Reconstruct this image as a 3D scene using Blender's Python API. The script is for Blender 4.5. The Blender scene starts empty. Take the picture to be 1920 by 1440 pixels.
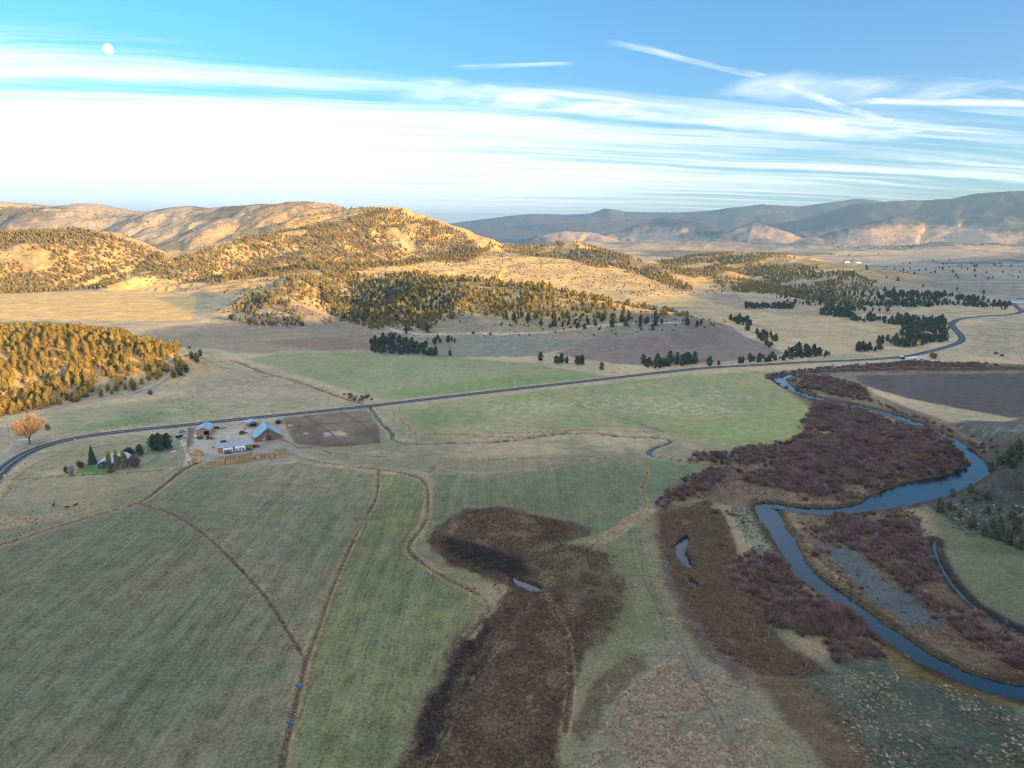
import bpy, math, random
import numpy as np
from mathutils import Vector, Matrix
random.seed(7); rng = np.random.default_rng(7)
SC = bpy.context.scene
COL = SC.collection

# ------------------------------------------------------------------ camera, sun, sky, exposure
CAM_H = 130.0
PITCH = math.radians(12.5)
FOC = 1281.0                      # focal length in photograph pixels (1920 wide)
cam = bpy.data.cameras.new('camera'); camo = bpy.data.objects.new('camera', cam); COL.objects.link(camo)
cam.sensor_width = 36.0; cam.lens = FOC/1920*36.0
cam.clip_start = 1.0; cam.clip_end = 120000.0
camo.location = (0, 0, CAM_H); camo.rotation_euler = (math.radians(90)-PITCH, 0, 0)
SC.camera = camo

SUN_AZ = math.radians(125)        # clockwise from the view direction: to the right and behind
SUN_EL = math.radians(8.0)
SDIR = np.array([math.sin(SUN_AZ)*math.cos(SUN_EL), math.cos(SUN_AZ)*math.cos(SUN_EL), math.sin(SUN_EL)])
sun = bpy.data.lights.new('sun', 'SUN'); suno = bpy.data.objects.new('sun', sun); COL.objects.link(suno)
sun.energy = 5.0; sun.angle = math.radians(0.6); sun.color = (1.0, 0.60, 0.20)
suno.rotation_euler = Vector((-SDIR[0], -SDIR[1], -SDIR[2])).to_track_quat('-Z', 'Y').to_euler()
SC.view_settings.view_transform = 'Standard'; SC.view_settings.look = 'None'
SC.view_settings.exposure = 1.88; SC.view_settings.gamma = 1.0; SC.view_settings.use_curve_mapping = False
SC.cycles.max_bounces = 5; SC.cycles.diffuse_bounces = 2; SC.cycles.transparent_max_bounces = 8
SC.cycles.volume_bounces = 0; SC.cycles.filter_width = 1.1

def raydir(px, py):
    a = 720.0-py
    return np.array([px-960.0, FOC*math.cos(PITCH)+a*math.sin(PITCH), -FOC*math.sin(PITCH)+a*math.cos(PITCH)])
def P(px, py, z=0.0):
    """point of the ground plane at height z seen at a photograph position"""
    d = raydir(px, py); t = (z-CAM_H)/d[2]
    return np.array([d[0]*t, d[1]*t])
def PD(px, py, D):
    d = raydir(px, py); t = D/d[1]
    return np.array([d[0]*t, D, CAM_H+d[2]*t])
def project(x, y, z):
    dz = z-CAM_H
    dep = y*math.cos(PITCH)-dz*math.sin(PITCH)
    up = y*math.sin(PITCH)+dz*math.cos(PITCH)
    dep = np.where(dep > 1, dep, 1)
    return 960+FOC*x/dep, 720-FOC*up/dep, dep

# node helper
class NT:
    def __init__(s, tree): s.t = tree; tree.nodes.clear()
    def n(s, kind, **kw):
        nd = s.t.nodes.new(kind)
        for k, v in kw.items():
            if k == 'i':
                for a, b in v.items():
                    if hasattr(b, 'is_linked') or isinstance(b, bpy.types.NodeSocket): s.t.links.new(b, nd.inputs[a])
                    else: nd.inputs[a].default_value = b
            else: setattr(nd, k, v)
        return nd
    def m(s, op, a, b=None, c=None, clamp=False):
        nd = s.t.nodes.new('ShaderNodeMath'); nd.operation = op; nd.use_clamp = clamp
        for i, v in enumerate((a, b, c)):
            if v is None: continue
            if isinstance(v, bpy.types.NodeSocket): s.t.links.new(v, nd.inputs[i])
            else: nd.inputs[i].default_value = v
        return nd.outputs[0]
    def mix(s, f, a, b, mode='MIX'):
        nd = s.t.nodes.new('ShaderNodeMix'); nd.data_type = 'RGBA'; nd.blend_type = mode; nd.clamp_factor = True
        for k, v in ((0, f), (6, a), (7, b)):
            if isinstance(v, bpy.types.NodeSocket): s.t.links.new(v, nd.inputs[k])
            else: nd.inputs[k].default_value = v if k == 0 else (*v[:3], 1)
        return nd.outputs[2]
    def sm(s, v, a, b):
        nd = s.t.nodes.new('ShaderNodeMapRange'); nd.interpolation_type = 'SMOOTHSTEP'
        s.t.links.new(v, nd.inputs[0]); nd.inputs[1].default_value = a; nd.inputs[2].default_value = b
        return nd.outputs[0]
    def noise(s, vec, scale, detail=4, rough=.55, dist=0):
        nd = s.t.nodes.new('ShaderNodeTexNoise'); nd.inputs['Scale'].default_value = scale
        nd.inputs['Detail'].default_value = detail; nd.inputs['Roughness'].default_value = rough
        nd.inputs['Distortion'].default_value = dist
        if vec is not None: s.t.links.new(vec, nd.inputs['Vector'])
        return nd.outputs['Fac']

# world: physical sky with thin cirrus and old contrails, defined by direction over the whole sky
W = bpy.data.worlds.new('World'); SC.world = W; W.use_nodes = True
n = NT(W.node_tree)
sky = n.n('ShaderNodeTexSky', sky_type='NISHITA', sun_disc=False, sun_elevation=SUN_EL, sun_rotation=SUN_AZ,
          altitude=1000, air_density=1.0, dust_density=0.3, ozone_density=1.5)
tc = n.n('ShaderNodeTexCoord')
sep = n.n('ShaderNodeSeparateXYZ', i={0: tc.outputs['Generated']})
zc = n.m('ADD', n.m('MAXIMUM', sep.outputs[2], 0.0), 0.035)
u = n.m('DIVIDE', sep.outputs[0], zc); v = n.m('DIVIDE', sep.outputs[1], zc)
uv = n.n('ShaderNodeCombineXYZ', i={0: u, 1: v})
mp = n.n('ShaderNodeMapping', vector_type='TEXTURE', i={0: uv.outputs[0]})
mp.inputs['Rotation'].default_value = (0, 0, math.radians(15)); mp.inputs['Scale'].default_value = (7, .62, 1)
warp = n.noise(uv.outputs[0], .35, 3)
wv = n.n('ShaderNodeVectorMath', operation='ADD', i={0: mp.outputs[0]})
cw = n.n('ShaderNodeCombineXYZ', i={1: n.m('MULTIPLY', warp, 1.6)})
n.t.links.new(cw.outputs[0], wv.inputs[1])
streak = n.noise(wv.outputs[0], 1.0, 11, .66, .2)
big = n.noise(mp.outputs[0], .28, 2)
# thicker veil low in the sky and towards the left half of it
low = n.sm(sep.outputs[2], .30, .05)
left = n.sm(sep.outputs[0], .62, -.55)
cov = n.m('ADD', n.m('MULTIPLY', low, .20), n.m('MULTIPLY', left, .27))
cov = n.m('ADD', cov, n.m('MULTIPLY', big, .22))
hi = n.sm(sep.outputs[2], .125, .25)
cov = n.m('SUBTRACT', cov, n.m('MULTIPLY', hi, .27))
cov = n.m('ADD', cov, n.m('MULTIPLY', n.sm(sep.outputs[2], .268, .37), .42))  # unseen cirrus added above the view for ground light and river reflections
den = n.m('ADD', streak, cov)
cloud = n.m('ADD', n.m('MULTIPLY', n.sm(den, .70, 1.02), .62), .02)
def band(cloud, a, b, w, op, seed):
    def pl(p):
        d = raydir(*p); d = d/np.linalg.norm(d); z = max(d[2], 0)+.035
        return np.array([d[0]/z, d[1]/z])
    A, B = pl(a), pl(b); L = float(np.linalg.norm(B-A)); D = (B-A)/L
    du = n.m('SUBTRACT', u, float(A[0])); dv = n.m('SUBTRACT', v, float(A[1]))
    t = n.m('ADD', n.m('MULTIPLY', du, float(D[0])), n.m('MULTIPLY', dv, float(D[1])))
    e = n.m('ADD', n.m('MULTIPLY', du, float(-D[1])), n.m('MULTIPLY', dv, float(D[0])))
    cv = n.n('ShaderNodeCombineXYZ', i={0: n.m('MULTIPLY', t, 1.1), 1: n.m('MULTIPLY', e, 3.0/w*.12), 2: seed})
    ns = n.noise(cv.outputs[0], 1.6, 6, .6)
    e2 = n.m('ABSOLUTE', n.m('ADD', e, n.m('MULTIPLY', n.m('SUBTRACT', ns, .5), w*1.8)))
    core = n.sm(e2, w, w*.15)
    ends = n.m('MULTIPLY', n.sm(t, -.08*L, .12*L), n.sm(t, L*1.05, L*.85))
    mm = n.m('MULTIPLY', n.m('MULTIPLY', core, ends), n.m('MULTIPLY', n.m('ADD', n.m('MULTIPLY', n.sm(ns, .25, .75), 1.1), .10), op))
    return n.m('MAXIMUM', cloud, mm, clamp=True)
cloud = band(cloud, (1150, 78), (1450, 150), .060, .50, 1.0)
cloud = band(cloud, (1440, 150), (1700, 242), .10, .60, 2.0)
cloud = band(cloud, (770, 172), (1720, 262), .42, .75, 3.0)
cloud = band(cloud, (1540, 188), (2300, 205), .16, .62, 4.0)
cloud = band(cloud, (860, 126), (1080, 118), .07, .30, 5.0)
cloud = band(cloud, (1380, 158), (1800, 185), .55, .40, 6.0)
skyc = n.mix(n.sm(sep.outputs[2], .0, .35), (.36, .50, .64), n.mix(left, (.25, .50, .72), (.18, .58, .70)))
sk = n.mix(1.0, sky.outputs[0], skyc, 'MULTIPLY')
cl = n.n('ShaderNodeMix', data_type='RGBA', i={6: sk, 7: (4.8, 4.65, 4.6, 1)}); n.t.links.new(cloud, cl.inputs[0])
bg = n.n('ShaderNodeBackground', i={0: cl.outputs[2], 1: .12})
wo = n.n('ShaderNodeOutputWorld', i={0: bg.outputs[0]})

# ------------------------------------------------------------------ numpy noise
def _h(ix, iy, seed):
    a = (ix.astype(np.int64)*374761393 + iy.astype(np.int64)*668265263 + seed*974634777) & 0xffffffff
    a = ((a ^ (a >> 13))*1274126177) & 0xffffffff
    a = a ^ (a >> 16)
    return (a & 0xffffff).astype(np.float32)/float(0xffffff)
def vnoise(x, y, seed=0):
    xi = np.floor(x); yi = np.floor(y); fx = (x-xi).astype(np.float32); fy = (y-yi).astype(np.float32)
    fx = fx*fx*(3-2*fx); fy = fy*fy*(3-2*fy)
    xi = xi.astype(np.int64); yi = yi.astype(np.int64)
    a = _h(xi, yi, seed); b = _h(xi+1, yi, seed); c = _h(xi, yi+1, seed); d = _h(xi+1, yi+1, seed)
    return (a+(b-a)*fx)*(1-fy)+(c+(d-c)*fx)*fy
def fbm(x, y, seed=0, oct=4, gain=.5):
    s = 0; a = 1; t = 0
    for o in range(oct):
        s = s+a*vnoise(x+17.3*o, y-9.1*o, seed+o); t += a; a *= gain; x = x*1.93+y*.35; y = y*1.93-x*.17
    return s/t
def smooth(a, b, v):
    t = np.clip((v-a)/(b-a), 0, 1); return t*t*(3-2*t)

def inpoly(poly, x, y):
    r = np.zeros(x.shape, bool); m = len(poly)
    for i in range(m):
        x1, y1 = poly[i]; x2, y2 = poly[(i+1) % m]
        if y1 == y2: continue
        c = ((y1 > y) != (y2 > y)) & (x < (x2-x1)*(y-y1)/(y2-y1)+x1)
        r ^= c
    return r
def distline(pts, x, y, maxd, closed=False):
    """distance to a polyline and the running parameter (vertex index + fraction); inf beyond maxd"""
    D = np.full(x.shape, np.inf, np.float32); T = np.zeros(x.shape, np.float32); S = np.zeros(x.shape, np.float32)
    pts = [np.asarray(p[:2], float) for p in pts]
    if closed: pts = pts+[pts[0]]
    for i in range(len(pts)-1):
        a, b = pts[i], pts[i+1]
        mk = (x > min(a[0], b[0])-maxd) & (x < max(a[0], b[0])+maxd) & (y > min(a[1], b[1])-maxd) & (y < max(a[1], b[1])+maxd)
        idx = np.nonzero(mk)
        if idx[0].size == 0: continue
        xx = x[idx]-a[0]; yy = y[idx]-a[1]; d = b-a; L2 = max(d.dot(d), 1e-9)
        t = np.clip((xx*d[0]+yy*d[1])/L2, 0, 1)
        ex = xx-t*d[0]; ey = yy-t*d[1]; dd = np.sqrt(ex*ex+ey*ey)
        cr = d[0]*yy-d[1]*xx
        better = dd < D[idx]
        sub = tuple(k[better] for k in idx)
        D[sub] = dd[better]; T[sub] = i+t[better]; S[sub] = np.sign(cr[better])
    return D, T, S
def spline(pts, step):
    """Catmull-Rom through the points (any number of components), resampled about every step"""
    p = np.array(pts, float); q = np.vstack([2*p[0]-p[1], p, 2*p[-1]-p[-2]]); out = []
    for i in range(1, len(q)-2):
        L = np.linalg.norm(q[i+1][:2]-q[i][:2]); k = max(1, int(L/step))
        for j in range(k):
            t = j/k
            out.append(.5*((2*q[i])+(-q[i-1]+q[i+1])*t+(2*q[i-1]-5*q[i]+4*q[i+1]-q[i+2])*t*t+(-q[i-1]+3*q[i]-3*q[i+1]+q[i+2])*t**3))
    out.append(q[-2]); return np.array(out)
def GP(lst): return [tuple(P(a[0], a[1]))+tuple(a[2:]) for a in lst]

# ------------------------------------------------------------------ lines of the valley (photograph position -> ground)
HIGHWAY = spline(GP([(-90, 1040), (-50, 960), (-10, 900), (30, 863), (80, 839), (150, 821), (250, 808), (330, 800), (430, 789), (520, 780), (600, 772),
    (700, 761.5), (800, 749.5), (900, 738), (1000, 726.5), (1120, 713), (1250, 698), (1320, 691), (1420, 685), (1500, 680.5), (1600, 676),
    (1690, 670), (1745, 659), (1785, 648), (1803, 639), (1800, 628), (1787, 614), (1786, 606), (1803, 598), (1850, 593), (1895, 590),
    (1915, 584), (1905, 575), (1900, 566), (1915, 560), (1960, 556)]), 6)
RIVER = spline(GP([(2150, 688, 3.9), (2000, 690, 3.9), (1900, 691, 3.9), (1800, 692, 3.5), (1700, 692, 3.5), (1620, 693, 3.9), (1560, 696, 3.9), (1500, 700, 3.1),
    (1464, 708, 4.6), (1475, 722, 3.9), (1510, 738, 4.6), (1545, 750, 6.2), (1590, 757, 4.6), (1640, 767, 3.3), (1700, 785, 4.5), (1750, 806, 5.0), (1790, 829, 5.6),
    (1825, 855, 4.5), (1842, 872, 5), (1805, 893, 7), (1760, 908, 10), (1700, 926, 10), (1650, 942, 6.5), (1600, 954, 3.8), (1540, 957, 4),
    (1480, 951, 3.6), (1440, 947, 5), (1448, 975, 4.6), (1472, 1010, 4.4), (1495, 1055, 4.0), (1530, 1088, 3.8), (1580, 1120, 3.4), (1640, 1166, 3.6),
    (1720, 1222, 3.8), (1800, 1262, 3.6), (1880, 1288, 3.6), (1960, 1302, 4), (2300, 1360, 6)]), 4)
CREEK = spline(GP([(240, 640, 1), (290, 640, 1), (340, 655, 1), (390, 672, 1), (440, 678, 1.2), (500, 700, 1.2), (560, 716, 1), (620, 738, 1.2), (680, 757, 1.2), (697, 768, .8),
    (712, 790, .9), (735, 812, .7), (738, 824, 1.2), (770, 832, .9), (850, 830, .9), (920, 829, 1.2), (985, 822, .9), (1040, 814, 1.2), (1110, 812, 1.4),
    (1180, 819, 1.2), (1240, 821, 1.3), (1258, 828, 1.3), (1225, 840, 1.8), (1220, 852, 1.6), (1265, 861, 1.2), (1330, 871, 1.2), (1395, 858, 1.6)]), 3)
SLOUGH = spline(GP([(1752, 1010, .5), (1757, 1040, .5), (1785, 1090, .6), (1830, 1135, .8), (1900, 1175, 1.0), (2000, 1215, 1.2)]), 3)
PONDS = [[(1262, 1026), (1272, 1010), (1290, 1003), (1297, 1012), (1286, 1030), (1297, 1050), (1303, 1066), (1288, 1064), (1272, 1050)],
         [(1290, 1082), (1304, 1084), (1312, 1100), (1306, 1108), (1294, 1096)],
         [(1683, 860), (1691, 862), (1696, 876), (1686, 893), (1678, 890), (1684, 877)],
         [(1408, 855), (1421, 852), (1424, 858), (1412, 862)],
         [(962, 1078), (980, 1088), (1000, 1094), (1018, 1104), (1004, 1109), (975, 1098), (960, 1088)]]
PONDS = [[tuple(P(*q)) for q in p] for p in PONDS]
DITCHES = [ # photograph points, half width of the tall dry grass (m), strength of the dark cut
    ([(372, 868), (345, 880), (300, 915), (262, 942), (200, 960), (100, 990), (0, 1022), (-120, 1056)], 2.6, 1.0),
    ([(262, 944), (322, 962), (385, 1002), (450, 1064), (500, 1120), (545, 1190), (574, 1238)], 1.0, 1.1),
    ([(710, 884), (706, 930), (682, 975), (650, 1040), (620, 1110), (592, 1190), (574, 1240), (562, 1290), (545, 1360), (528, 1440)], 1.6, .8),
    ([(556, 858), (640, 872), (710, 880), (760, 888), (797, 905), (802, 960), (790, 990), (766, 1025), (786, 1050), (840, 1085), (900, 1115), (922, 1136), (905, 1158), (880, 1190)], 2.2, .8),
    ([(812, 880), (900, 891), (1000, 881), (1100, 862), (1160, 857), (1200, 869), (1213, 884), (1205, 920), (1215, 950)], 1.2, .4),
    ([(1217, 955), (1150, 1000), (1112, 1022)], 3.2, .0),
    ([(1112, 1022), (1015, 1108), (920, 1230), (842, 1360), (800, 1440)], .9, .9),
    ([(805, 885), (830, 868), (900, 866)], .8, .0),
    ([(1020, 1110), (1050, 1160), (1066, 1210), (1070, 1290), (1060, 1370)], 1.3, .8),
    ([(735, 770), (765, 800), (790, 815), (960, 812), (1100, 806)], 2.4, .0),
    ([(575, 838), (640, 852), (760, 858), (900, 862), (1150, 855)], 1.2, .0),
    ([(-100, 1010), (0, 985), (100, 968), (170, 950)], 5.0, .0),
    ([(30, 900), (120, 893), (260, 884), (340, 878)], 1.1, .5),
    ([(0, 940), (30, 900), (60, 875), (110, 852), (200, 836), (300, 822)], 1.6, .2),
    ([(800, 812), (960, 820), (1080, 806), (1230, 812), (1300, 825)], 3.0, .0),
]
DITCHES = [(spline(GP(a), 4), w, k) for a, w, k in DITCHES]
TRACKS = [ # dirt tracks: points, half width
    ([(-120, 812), (0, 794), (62, 784), (105, 767), (160, 756), (230, 743), (300, 729), (326, 718), (318, 712)], 1.7),
    ([(318, 712), (352, 700), (358, 690), (350, 676), (342, 664)], 3.0),
    ([(-120, 830), (0, 828), (75, 826), (140, 816), (190, 810)], 1.9),
    ([(-60, 900), (0, 868), (30, 845), (42, 827)], 5.5),
    ([(340, 822), (352, 850), (350, 872)], 1.6),
    ([(1192, 990), (1205, 1050), (1222, 1110), (1262, 1180), (1300, 1260), (1352, 1360), (1390, 1440)], .9),
]
TRACKS = [(spline(GP(a), 4), w) for a, w in TRACKS]

# ------------------------------------------------------------------ hills: crest lines (photo x, photo y, depth) with front / back foot widths
RIDGES = [
  # near wooded hill on the left
  dict(c=[(-700, 560, 640, 200, 200), (-200, 600, 655, 200, 200), (0, 621, 655, 205, 190), (130, 624, 650, 190, 170), (230, 640, 640, 160, 150), (300, 663, 620, 110, 100), (352, 692, 600, 60, 60)], k=.8),
  # second hill on the left
  dict(c=[(-700, 400, 2100, 500, 500), (-200, 425, 2000, 480, 450), (0, 437, 1950, 440, 420), (150, 434, 1900, 420, 400), (220, 448, 1850, 330, 330), (300, 484, 1780, 210, 220), (330, 506, 1700, 120, 120)], k=.85),
  # skyline
  dict(c=[(-900, 380, 4600, 1500, 900), (-200, 392, 4200, 1500, 900), (0, 389, 4000, 1400, 900), (60, 390, 3950, 1300, 800), (110, 396, 3850, 1200, 800), (165, 391, 3750, 1200, 800), (205, 398, 3700, 1200, 800),
          (262, 404, 3600, 1000, 800), (310, 397, 3500, 880, 800), (355, 389, 3400, 880, 800), (400, 392, 3300, 880, 800), (455, 386, 3200, 880, 800), (520, 384, 3100, 880, 800), (580, 379, 3000, 880, 800),
          (622, 387, 2920, 880, 800), (650, 394, 2850, 900, 700), (700, 393, 2650, 850, 700), (750, 396, 2500, 800, 700), (780, 404, 2430, 750, 600), (803, 418, 2380, 700, 500), (850, 433, 2320, 620, 450), (900, 447, 2280, 500, 400), (938, 459, 2280, 350, 350), (965, 464, 2320, 250, 300)], k=1.25),
  # wooded spur
  dict(c=[(262, 520, 1640, 60, 90), (320, 490, 1800, 200, 160), (400, 463, 1900, 300, 200), (500, 440, 2050, 420, 230), (600, 425, 2200, 520, 260), (680, 405, 2380, 650, 300), (722, 404, 2470, 750, 400)], k=.9),
  # cone and the long middle hill
  dict(c=[(400, 592, 1060, 60, 80), (450, 570, 1090, 110, 120), (500, 542, 1130, 150, 140), (545, 520, 1150, 175, 150), (600, 524, 1230, 180, 160), (700, 521, 1280, 200, 190), (760, 516, 1280, 230, 190), (850, 528, 1200, 260, 200),
          (900, 528, 1120, 280, 190), (960, 535, 1040, 230, 180), (1050, 553, 975, 190, 160), (1180, 574, 925, 150, 150), (1250, 588, 905, 120, 140), (1318, 602, 915, 90, 110)], k=.8),
  dict(c=[(880, 540, 1100, 150, 150), (830, 582, 950, 130, 130), (775, 622, 840, 100, 100), (715, 648, 790, 60, 60)], k=.8),
  dict(c=[(705, 655, 770, 25, 60), (745, 634, 820, 80, 80), (800, 618, 850, 110, 80), (880, 612, 860, 120, 90), (960, 613, 855, 110, 90), (1050, 616, 850, 95, 80), (1120, 614, 865, 80, 70), (1200, 610, 880, 60, 60)], k=.7),
  dict(c=[(545, 530, 1130, 60, 60), (560, 560, 1060, 60, 50), (585, 590, 1000, 40, 40)], k=.8),
  # bench meadow behind it
  dict(c=[(600, 500, 1650, 330, 400), (700, 499, 1700, 380, 400), (850, 488, 1900, 600, 500), (950, 474, 2100, 700, 400), (1050, 489, 1900, 600, 400), (1150, 511, 1700, 450, 350), (1255, 543, 1480, 250, 250)], k=.7),
  # third hill
  dict(c=[(955, 464, 2350, 200, 250), (1000, 458, 2350, 240, 280), (1080, 457, 2280, 280, 280), (1130, 469, 2180, 280, 280), (1200, 489, 1950, 240, 240), (1250, 514, 1750, 200, 200), (1305, 546, 1470, 120, 150)], k=.9),
  # fourth hill
  dict(c=[(1180, 500, 2600, 150, 200), (1240, 487, 2500, 300, 300), (1330, 478, 2400, 480, 400), (1440, 478, 2200, 480, 400), (1530, 492, 2000, 420, 350), (1600, 516, 1720, 280, 280), (1690, 549, 1440, 160, 160), (1740, 560, 1330, 90, 90)], k=.85),
  dict(c=[(1330, 500, 2000, 100, 200), (1370, 545, 1500, 150, 150), (1440, 572, 1250, 100, 100)], k=.8),
  # far cones and ranges
  dict(c=[(1540, 441, 6900, 500, 500), (1620, 419, 6800, 800, 800), (1680, 405, 6800, 900, 900), (1740, 418, 6700, 800, 800), (1850, 433, 6300, 600, 600), (1960, 437, 6000, 500, 500)], k=1.1),
  dict(c=[(1150, 436, 9500, 500, 500), (1200, 420, 9500, 700, 900), (1250, 408, 9500, 900, 900), (1310, 416, 9000, 800, 800), (1355, 436, 8700, 400, 500)], k=1.0),
  dict(c=[(1365, 434, 8300, 400, 400), (1413, 418, 8300, 700, 700), (1470, 436, 8000, 400, 500)], k=1.0),
  dict(c=[(1010, 442, 8500, 300, 400), (1060, 433, 8500, 400, 400), (1112, 436, 8500, 400, 400), (1125, 444, 8300, 200, 200)], k=.8),
  dict(c=[(1790, 412, 7600, 400, 400), (1830, 402, 7600, 600, 600), (1880, 410, 7400, 500, 400)], k=1.1),
  dict(c=[(300, 440, 15000, 2500, 2000), (700, 428, 14500, 2500, 2000), (820, 422, 14000, 2500, 2000), (900, 412, 14000, 2800, 2000), (1000, 401, 14000, 3000, 2000), (1060, 403, 14000, 3000, 2000), (1110, 400, 14000, 3000, 2000), (1135, 391, 14000, 3000, 2000), (1170, 397, 14000, 3000, 2000),
          (1300, 398, 13500, 3000, 2000), (1380, 390, 13000, 3000, 2000), (1425, 384, 13000, 3000, 2000), (1500, 388, 12800, 3000, 2000), (1560, 380, 12500, 3000, 2000), (1605, 373, 12500, 3200, 2000), (1660, 380, 12500, 3000, 2000), (1800, 385, 12500, 3000, 2000), (2400, 380, 13000, 3000, 2000)], k=1.1),
  dict(c=[(1440, 422, 10200, 900, 900), (1540, 404, 9800, 1500, 1500), (1620, 391, 9300, 1900, 1500), (1700, 379, 8900, 2000, 1500), (1760, 374, 8700, 2000, 1500), (1850, 370, 8300, 1900, 1500), (1920, 363, 8000, 1800, 1500), (2100, 345, 8000, 1800, 1500), (2500, 330, 8200, 1800, 1500)], k=1.0),
  dict(c=[(800, 434, 11500, 1400, 900), (950, 424, 11500, 1500, 900), (1050, 421, 11500, 1500, 900), (1150, 414, 11500, 1500, 900), (1350, 408, 11500, 1500, 900), (1450, 402, 11300, 1500, 900)], k=1.2),
]
for R in RIDGES:
    R['w'] = spline([(*PD(a, b, D), f, bk) for a, b, D, f, bk in R['c']], 1e9 if False else 60 if R['c'][0][2] < 5000 else 300)
# near hill at the lower right, and the long ridge behind it that shades the valley (world coordinates)
ux, uy = SDIR[0]/math.hypot(*SDIR[:2]), SDIR[1]/math.hypot(*SDIR[:2])
px_, py_ = -uy, ux                       # along the ridge
RP = [(p, z*1.13) for p, z in [(-2500, 150), (-1200, 170), (0, 173), (155, 179), (210, 181), (327, 200), (535, 224), (738, 203), (900, 172), (1133, 172), (1900, 188), (2219, 200), (3000, 170), (3532, 140), (4400, 90), (5500, 50)]]
SHADER = [(ux*900+px_*p, uy*900+py_*p, z, 760 if p < 2500 else 600, 1100) for p, z in RP]
RIDGES.append(dict(w=spline(SHADER, 60), k=1.4, noamp=True))
NEARHILL = [(*PD(1728, 934, 321), 8, 25), (*PD(1800, 880, 330), 32, 45), (*PD(1860, 858, 336), 52, 65), (*PD(1920, 842, 342), 74, 90), (*PD(2050, 800, 352), 110, 120), (400, 300, 85, 180, 200), (520, 100, 110, 260, 300), (540, -300, 110, 260, 300)]
RIDGES.append(dict(w=spline(NEARHILL, 12), k=.75))

def cdet(p, z=None): return p
def height(x, y, detail=True):
    x = np.asarray(x, np.float32); y = np.asarray(y, np.float32); shp = x.shape; x = x.ravel(); y = y.ravel()
    r = np.hypot(x, y)
    wx = (fbm(x/170, y/170, 11, 3)-.5); wy = (fbm(x/170, y/170, 21, 3)-.5)
    wk = smooth(420, 900, r)
    X = x+wx*90*wk; Y = y+wy*90*wk
    acc = np.zeros(x.shape, np.float32)
    rn = 1-np.abs(2*fbm(x/260, y/260, 31, 4)-1)           # gullies
    rn2 = 1-np.abs(2*fbm(x/1500+4, y/1500, 41, 5)-1)
    for R in RIDGES:
        w = R['w']; mx = float(max(w[:, 3].max(), w[:, 4].max()))
        noamp = R.get('noamp'); XX, YY = (x, y) if noamp else (X, Y)
        d, t, s = distline(w, XX, YY, mx)
        ok = np.isfinite(d)
        if not ok.any(): continue
        ti = np.clip(t[ok].astype(int), 0, len(w)-2); tf = t[ok]-ti
        row = w[ti]*(1-tf)[:, None]+w[ti+1]*tf[:, None]
        # polyline runs left to right: the camera side is on its right (negative sign)
        wd = np.where(s[ok] < 0, row[:, 3], row[:, 4]) if not noamp else np.where(s[ok] > 0, row[:, 3], row[:, 4])
        uu = np.clip(d[ok]/np.maximum(wd, 1), 0, 1)
        prof = (.5+.5*np.cos(math.pi*uu))**R['k']
        hz = np.maximum(row[:, 2], 0)*prof
        am = .0 if noamp else 1.0
        g = np.where(r[ok] > 4500, rn2[ok], rn[ok])
        hz = hz*(1-am*(.62*(g-.45))*smooth(.03, .5, uu)*smooth(1.0, .55, uu))
        acc[ok] += hz**8
    h = acc**.125
    # valley floor: small undulation, rising a little far away
    h = h+smooth(700, 3000, r)*(fbm(x/420, y/420, 51, 3)-.35)*26*smooth(2600, 1500, np.abs(r-3000)+0)*smooth(-.1, .25, h/40+0.05)
    far = smooth(2600, 5000, r)*smooth(16000, 9000, r)
    h = h+far*np.maximum(0, fbm(x/900, y/620, 61, 4)-.47)*170
    h = h+smooth(300, 900, r)*(fbm(x/70, y/70, 71, 5, .55)-.5)*(1.2+np.minimum(h, 60)*.24)
    h = h+(fbm(x/14, y/14, 81, 3)-.5)*.35
    return h.reshape(shp)

def hflat(x, y):
    """ground height with road bed, river, creek and pond beds worked in"""
    sh = np.asarray(x).shape; x = np.asarray(x, np.float32).ravel(); y = np.asarray(y, np.float32).ravel()
    h = height(x, y)
    d, t, _ = distline(HIGHWAY, x, y, 22)
    k = smooth(20, 6, np.minimum(d, 99)); h = h*(1-k)+.35*k
    rag = (fbm(x/5, y/5, 91, 3)-.5)
    for line, dep, marg in ((RIVER, 2.4, 1.0), (CREEK, 1.6, .3), (SLOUGH, 1.8, .8)):
        d, t, _ = distline(line, x, y, 30)
        ok = np.isfinite(d); ti = np.clip(t[ok].astype(int), 0, len(line)-2); tf = t[ok]-ti
        w = line[ti, 2]*(1-tf)+line[ti+1, 2]*tf
        dd = d[ok]+rag[ok]*(2.6 if line is RIVER else 1.4)
        fl = smooth(w+marg+14, w+marg+2, dd)               # flat flood bench beside it
        hh = h[ok]*(1-fl)+np.minimum(h[ok], .2)*fl
        c = smooth(w+marg, w-.6, dd)
        h[ok] = hh-dep*c
    for line, half, dk in DITCHES:
        if dk < .35: continue
        d, t, _ = distline(line, x, y, 3); h -= .65*dk*smooth(1.35, .25, np.minimum(d, 9))-.22*smooth(half+1.5, half*.5, np.minimum(d, 9))*smooth(.6, 1.6, np.minimum(d, 9))
    for pond in PONDS:
        d, t, _ = distline(pond, x, y, 6, closed=True)
        ins = inpoly(pond, x, y); sd = np.where(ins, 1, -1)*np.minimum(d, 6)+rag*1.6
        sd = np.where(ins & ~np.isfinite(d), 6, sd)
        h -= 1.6*smooth(-.6, .8, sd)*(ins | np.isfinite(d))
    return h.reshape(sh)
def hz(x, y): return float(hflat(np.array([x]), np.array([y]))[0])

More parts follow.
